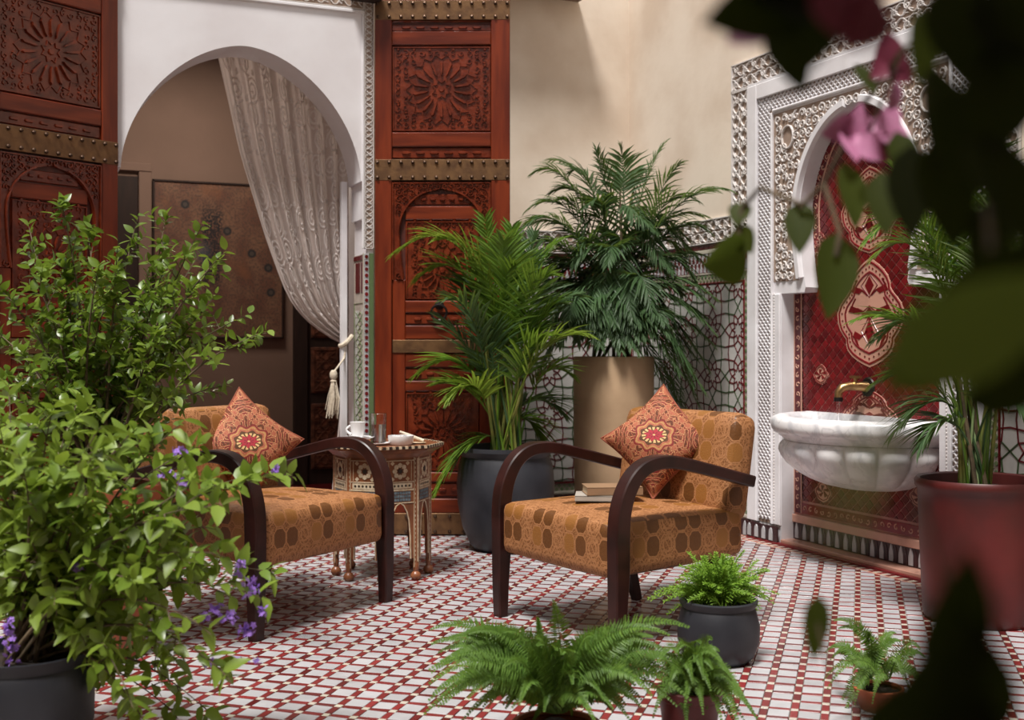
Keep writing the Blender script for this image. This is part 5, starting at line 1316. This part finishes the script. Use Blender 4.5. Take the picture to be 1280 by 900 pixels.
def shrub(o, base, t0, tips, variants, seed, lmin, lmax, step, twig, s0=.30, arch=.12, rad=.007, per=7, spread=.3, dn=0.):
    rd = random.Random(seed); leaves = []
    for k, tp_ in enumerate(tips):
        dt = tp_[2] if len(tp_) > 2 else rd.uniform(-spread, spread); P2 = PX(tp_[0], tp_[1], t0+dt); P0 = base+Vector((rd.uniform(-.05, .05), rd.uniform(-.05, .05), 0)); d = P2-P0
        P1 = P0+d*.45+Vector((rd.uniform(-.05, .05), rd.uniform(-.05, .05), arch+.15*Vector((d.x, d.y, 0)).length)); K = 12; pts = [bez(P0, P1, P2, j/K) for j in range(K+1)]
        MB().tube(pts, [rad*(1-.82*j/K) for j in range(K+1)], 6).build('branch', 'bark', o, smooth='all')
        L = d.length; n = max(5, int(L*(1-s0)/step)); tw = MB()
        for j in range(n+1):
            s = s0+(1-s0)*j/n; p = bez(P0, P1, P2, s); tg = (bez(P0, P1, P2, min(1, s+.03))-bez(P0, P1, P2, s-.03)).normalized()
            v = Vector((rd.gauss(0, 1), rd.gauss(0, 1), rd.gauss(.25-dn, .8))).normalized(); dr = (tg*.8+v).normalized() if j < n else tg; tl = twig*rd.uniform(.5, 1.2)*(1-.35*s)
            tw.tube([p, p+dr*tl*.5, p+dr*tl+Vector((0, 0, -.01))], [.0022, .0017, .001], 4, False)
            m_ = max(3, int(per*rd.uniform(.7, 1.2)))
            for q in range(m_):
                f = (q+.6)/m_; pp = p+dr*tl*f; a = q*2.4+rd.uniform(-.4, .4); e1 = dr.orthogonal().normalized(); e2 = dr.cross(e1)
                ld = (dr*rd.uniform(.3, .8)+e1*cos(a)+e2*sin(a)+Vector((0, 0, rd.uniform(-.35, .35)-dn*.4))).normalized(); nn = (Vector((0, 0, 1))+Vector((rd.gauss(0, .5), rd.gauss(0, .5), 0))-ld*ld.z).normalized(); leaves.append((pp, ld, nn, rd.uniform(lmin, lmax)))
        tw.build('twigs', 'bark', o, kind='stuff')
    place_leaves(o, leaves, variants, rd); return leaves
gl1 = [leaf_mesh('leaf', 'leaf_shrub', .52), leaf_mesh('leaf', 'leaf_shrub', .60, .35, .5), leaf_mesh('leaf', 'leaf_lime', .50, .15, .2)]
gl2 = [leaf_mesh('leaf', 'leaf_lime', .50, .2, .4, .06, .68), leaf_mesh('leaf', 'leaf_lime', .44, .3, .2, .08, .66), leaf_mesh('leaf', 'leaf_shrub', .48, .25, .6, .07, .68)]
sh = pot('potted_shrub', 'tall glossy green shrub in a terracotta pot left of the arch', 'shrub', 122, 4.02,
         [(0, 0), (.135, .0), (.145, .01), (.18, .40), (.182, .50), (.205, .505), (.210, .58), (.200, .585), (.185, .58), (.18, .52)], 'terracotta', .53, .178)
tips1 = [(80, 266), (110, 292), (40, 300), (205, 283), (240, 306), (262, 335), (232, 345), (308, 424), (285, 405), (258, 382), (232, 440), (262, 486), (10, 372), (45, 352), (2, 420), (62, 405), (145, 335), (182, 372), (105, 430), (152, 468), (205, 500), (60, 492), (15, 480), (120, 540), (92, 566), (178, 556), (165, 300), (190, 430), (80, 340), (225, 400), (130, 385), (35, 450), (90, 470), (205, 460), (150, 510), (50, 430), (120, 350), (180, 480), (30, 500), (110, 500), (75, 530), (160, 400), (200, 350), (90, 380), (20, 530), (50, 560), (145, 560)]
shrub(sh, GX(122, 4.02, .53), 4.02, tips1, gl1, 41, .032, .052, .036, .125, .34, .10, .008, 8, .26)
dp = pot('potted_flowering_shrub', 'sprawling lime-green shrub with purple flowers in a dark pot at the lower left', 'shrub', 30, 2.92,
         [(0, 0), (.12, .0), (.14, .02), (.165, .12), (.168, .24), (.158, .27), (.166, .285), (.168, .30), (.156, .30), (.148, .27)], 'darkpot', .27, .148)
tips2 = [(343, 596, .12), (292, 600, .1), (250, 604), (232, 566), (205, 548), (150, 556), (118, 545), (62, 528), (12, 505), (30, 590), (80, 580), (105, 640), (240, 660), (322, 712, .05), (300, 738, 0.), (262, 735), (225, 700), (180, 740), (120, 700), (60, 690), (8, 690), (0, 620), (190, 800), (262, 826), (150, 845), (250, 880), (205, 880), (130, 790), (95, 780), (20, 750), (170, 885), (60, 640), (150, 690), (230, 770), (5, 560), (70, 740), (120, 600), (5, 650), (245, 635), (90, 520), (35, 545), (40, 620), (20, 720), (90, 660), (150, 720), (60, 760), (210, 720), (110, 580), (50, 670), (240, 690), (10, 580), (75, 610), (160, 770)]
shrub(dp, GX(30, 2.92, .27), 2.92, tips2, gl2, 43, .042, .070, .047, .11, .26, .10, .006, 7, .26, .25)
def florets(o, px, py, t, n, r, drop, seed):
    rd = random.Random(seed); mb = MB()
    for k in range(n):
        c_ = PX(px, py, t)+Vector((rd.gauss(0, r), rd.gauss(0, r), rd.uniform(-drop, drop*.5))); ax = Vector((rd.gauss(0, 1), rd.gauss(0, 1), rd.gauss(0, 1))).normalized(); e1 = ax.orthogonal().normalized(); e2 = ax.cross(e1); s = rd.uniform(.006, .009)
        for q in range(5):
            a = 2*pi*q/5; d = e1*cos(a)+e2*sin(a); w_ = (e1*-sin(a)+e2*cos(a))*s*.42; mb.quad(c_, c_+d*s*.7-w_+ax*s*.2, c_+d*s*1.15+ax*s*.1, c_+d*s*.7+w_+ax*s*.2)
    mb.build('flower_cluster', 'purple', o)
for k, (x_, y_, n, r, dz) in enumerate([(222, 563, 12, .009, .01), (205, 590, 10, .010, .015), (230, 600, 10, .010, .02), (346, 586, 8, .006, .01), (316, 730, 16, .010, .03), (300, 708, 14, .012, .02), (284, 768, 18, .010, .016), (308, 784, 26, .011, .022), (257, 768, 14, .009, .014), (270, 758, 10, .012, .012), (12, 787, 22, .008, .045), (14, 815, 14, .007, .03), (300, 822, 8, .008, .01), (322, 826, 5, .004, .006), (262, 826, 9, .006, .014), (96, 708, 6, .004, .01), (328, 760, 8, .006, .02)]):
    florets(dp, x_, y_, (2.97 if k < 4 else 2.78), n, r, dz, k)

# ---- the flowering branch hanging close to the camera
def near_leaf(o, px, py, t, lp, wp, ang, mat, turn=0., nm='leaf', ln=0.):
    """a leaf lp x wp pixels large, drawn from its stalk end; ang 0 = pointing up, clockwise"""
    s = t/FX; mb, me = near_meshes[mat]; up = Vector((0, 0, 1)); rt = C2W(1, 0); back = C2W(0, -1)
    d = (up*cos(ang)+rt*sin(ang)+back*ln).normalized(); sdv = (rt*cos(ang)-up*sin(ang)).normalized(); n = sdv.cross(d)
    n = (n*cos(turn)+sdv*sin(turn)).normalized(); x = d.cross(n).normalized(); z = x.cross(d)
    c_ = PX(px, py, t)-d*lp*s*.5
    Mx = Matrix.Translation(c_) @ Matrix((x*wp*s, d*lp*s, z*wp*s)).transposed().to_4x4()
    ob = bpy.data.objects.new(nm, me); col.objects.link(ob); ob.parent = o; ob.matrix_basis = wm(o).inverted() @ Mx
    return c_
near_meshes = {m_: leaf_mesh('near_leaf', m_, 1.0, .3, .25) for m_ in ('leaf_near', 'leaf_mid', 'leaf_dark', 'leaf_pale', 'pink', 'maroon')}
fb = thing('flowering_branch', 'out-of-focus leafy branch with pink flowers hanging in front at the upper right', 'branch', PX(1290, -40, 1.0))
stemm = MB()
R_ = radians
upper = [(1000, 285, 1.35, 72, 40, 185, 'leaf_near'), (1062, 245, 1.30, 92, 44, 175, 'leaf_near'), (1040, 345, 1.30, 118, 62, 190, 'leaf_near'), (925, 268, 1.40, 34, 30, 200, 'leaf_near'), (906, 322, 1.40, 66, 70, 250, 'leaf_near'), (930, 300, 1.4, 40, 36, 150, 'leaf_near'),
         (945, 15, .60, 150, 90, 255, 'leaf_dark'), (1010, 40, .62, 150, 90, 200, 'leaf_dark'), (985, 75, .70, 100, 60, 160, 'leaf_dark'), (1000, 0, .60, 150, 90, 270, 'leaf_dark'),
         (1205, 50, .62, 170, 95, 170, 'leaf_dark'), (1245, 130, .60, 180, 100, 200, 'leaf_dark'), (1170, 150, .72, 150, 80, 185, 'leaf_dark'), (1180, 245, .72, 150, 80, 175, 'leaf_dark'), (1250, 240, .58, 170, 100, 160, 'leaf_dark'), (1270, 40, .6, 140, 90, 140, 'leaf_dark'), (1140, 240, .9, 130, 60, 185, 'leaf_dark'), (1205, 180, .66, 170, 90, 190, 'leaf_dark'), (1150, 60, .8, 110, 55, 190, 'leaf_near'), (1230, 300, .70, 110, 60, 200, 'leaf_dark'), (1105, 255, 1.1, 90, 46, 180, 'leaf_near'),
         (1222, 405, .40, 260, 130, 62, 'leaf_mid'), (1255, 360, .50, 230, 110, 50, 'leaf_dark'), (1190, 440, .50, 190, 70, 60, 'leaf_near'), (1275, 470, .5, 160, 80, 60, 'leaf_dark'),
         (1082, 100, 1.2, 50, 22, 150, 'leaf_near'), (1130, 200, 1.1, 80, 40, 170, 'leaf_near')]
pet = [(1048, 160, 1.30, 50, 40, 250, 'pink'), (1062, 180, 1.30, 50, 38, 160, 'pink'), (1085, 165, 1.30, 50, 40, 60, 'pink'), (1090, 185, 1.28, 44, 36, 140, 'pink'), (1072, 150, 1.30, 44, 30, 10, 'pink'), (1112, 150, 1.25, 52, 32, 10, 'pink'), (1120, 175, 1.25, 50, 40, 120, 'pink'), (1108, 185, 1.25, 44, 30, 200, 'maroon'),
       (1112, 68, 1.2, 52, 40, 0, 'maroon'), (1102, 86, 1.2, 42, 32, 230, 'maroon'), (1124, 88, 1.2, 42, 32, 140, 'maroon'), (1116, 118, 1.22, 42, 26, 10, 'pink'),
       (936, 45, .70, 62, 50, 250, 'pink'), (1062, 10, .56, 110, 90, 170, 'maroon'), (1078, 30, .56, 90, 70, 220, 'maroon')]
for L_ in upper:
    c_ = near_leaf(fb, L_[0], L_[1], L_[2], L_[3], L_[4], R_(L_[5]), L_[6], random.Random(L_[0]).uniform(-.5, .5), ln=.25); 
for L_ in pet: near_leaf(fb, L_[0], L_[1], L_[2], L_[3], L_[4], R_(L_[5]), L_[6], random.Random(L_[0]+L_[1]).uniform(-.6, .6), 'petal', .15)
for k, pth in enumerate([[(1300, -60, .9), (1200, 10, 1.0), (1130, 60, 1.15), (1112, 100, 1.2), (1085, 170, 1.3)], [(1130, 60, 1.15), (1080, 130, 1.3), (1030, 230, 1.32), (1000, 260, 1.35)], [(1030, 230, 1.32), (1050, 290, 1.3), (1045, 320, 1.3)], [(1000, 255, 1.35), (950, 235, 1.38), (928, 260, 1.4), (922, 300, 1.4)], [(1300, -60, .9), (1250, 60, .65), (1230, 200, .62), (1240, 330, .55), (1290, 430, .5)], [(1300, -60, .9), (1150, -30, .7), (1030, -10, .62), (960, 0, .6)], [(1230, 120, .64), (1180, 170, .72), (1150, 230, .85)]]):
    m = MB(); m.tube([PX(*q) for q in pth], [.0024*pth[0][2]]*len(pth), 6); m.build('stem', 'bark', fb, smooth=True)
fl_ = thing('leafy_branch', 'very blurred dark leaves close to the lens at the lower right', 'branch', PX(1250, 960, .5))
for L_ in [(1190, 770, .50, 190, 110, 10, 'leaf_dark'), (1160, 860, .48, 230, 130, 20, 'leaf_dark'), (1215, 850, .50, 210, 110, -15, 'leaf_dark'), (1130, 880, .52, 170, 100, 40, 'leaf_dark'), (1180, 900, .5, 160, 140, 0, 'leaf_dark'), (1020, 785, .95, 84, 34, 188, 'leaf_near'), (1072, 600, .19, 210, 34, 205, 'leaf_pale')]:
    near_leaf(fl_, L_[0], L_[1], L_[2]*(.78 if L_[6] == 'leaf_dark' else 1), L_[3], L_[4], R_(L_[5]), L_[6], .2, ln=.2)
for pth in ([(1250, 1000, .5), (1190, 860, .5), (1185, 740, .5)], [(1250, 1000, .5), (1130, 930, .6), (1040, 850, .9), (1022, 780, .95)], [(1185, 740, .5), (1150, 640, .42), (1110, 520, .36)]):
    m = MB(); m.tube([PX(*q) for q in pth], [.0015]*len(pth), 6); m.build('stem', 'bark', fl_, smooth=True)

cu.scale = (1.1, 1.1, 1.45); gl.scale = (1.08, 1.08, 1.08); sb.scale = (1.28, 1.28, 1.15); gp.scale = (1.1, 1.1, 1)
sc.scale = (1.15, 1.15, 1)
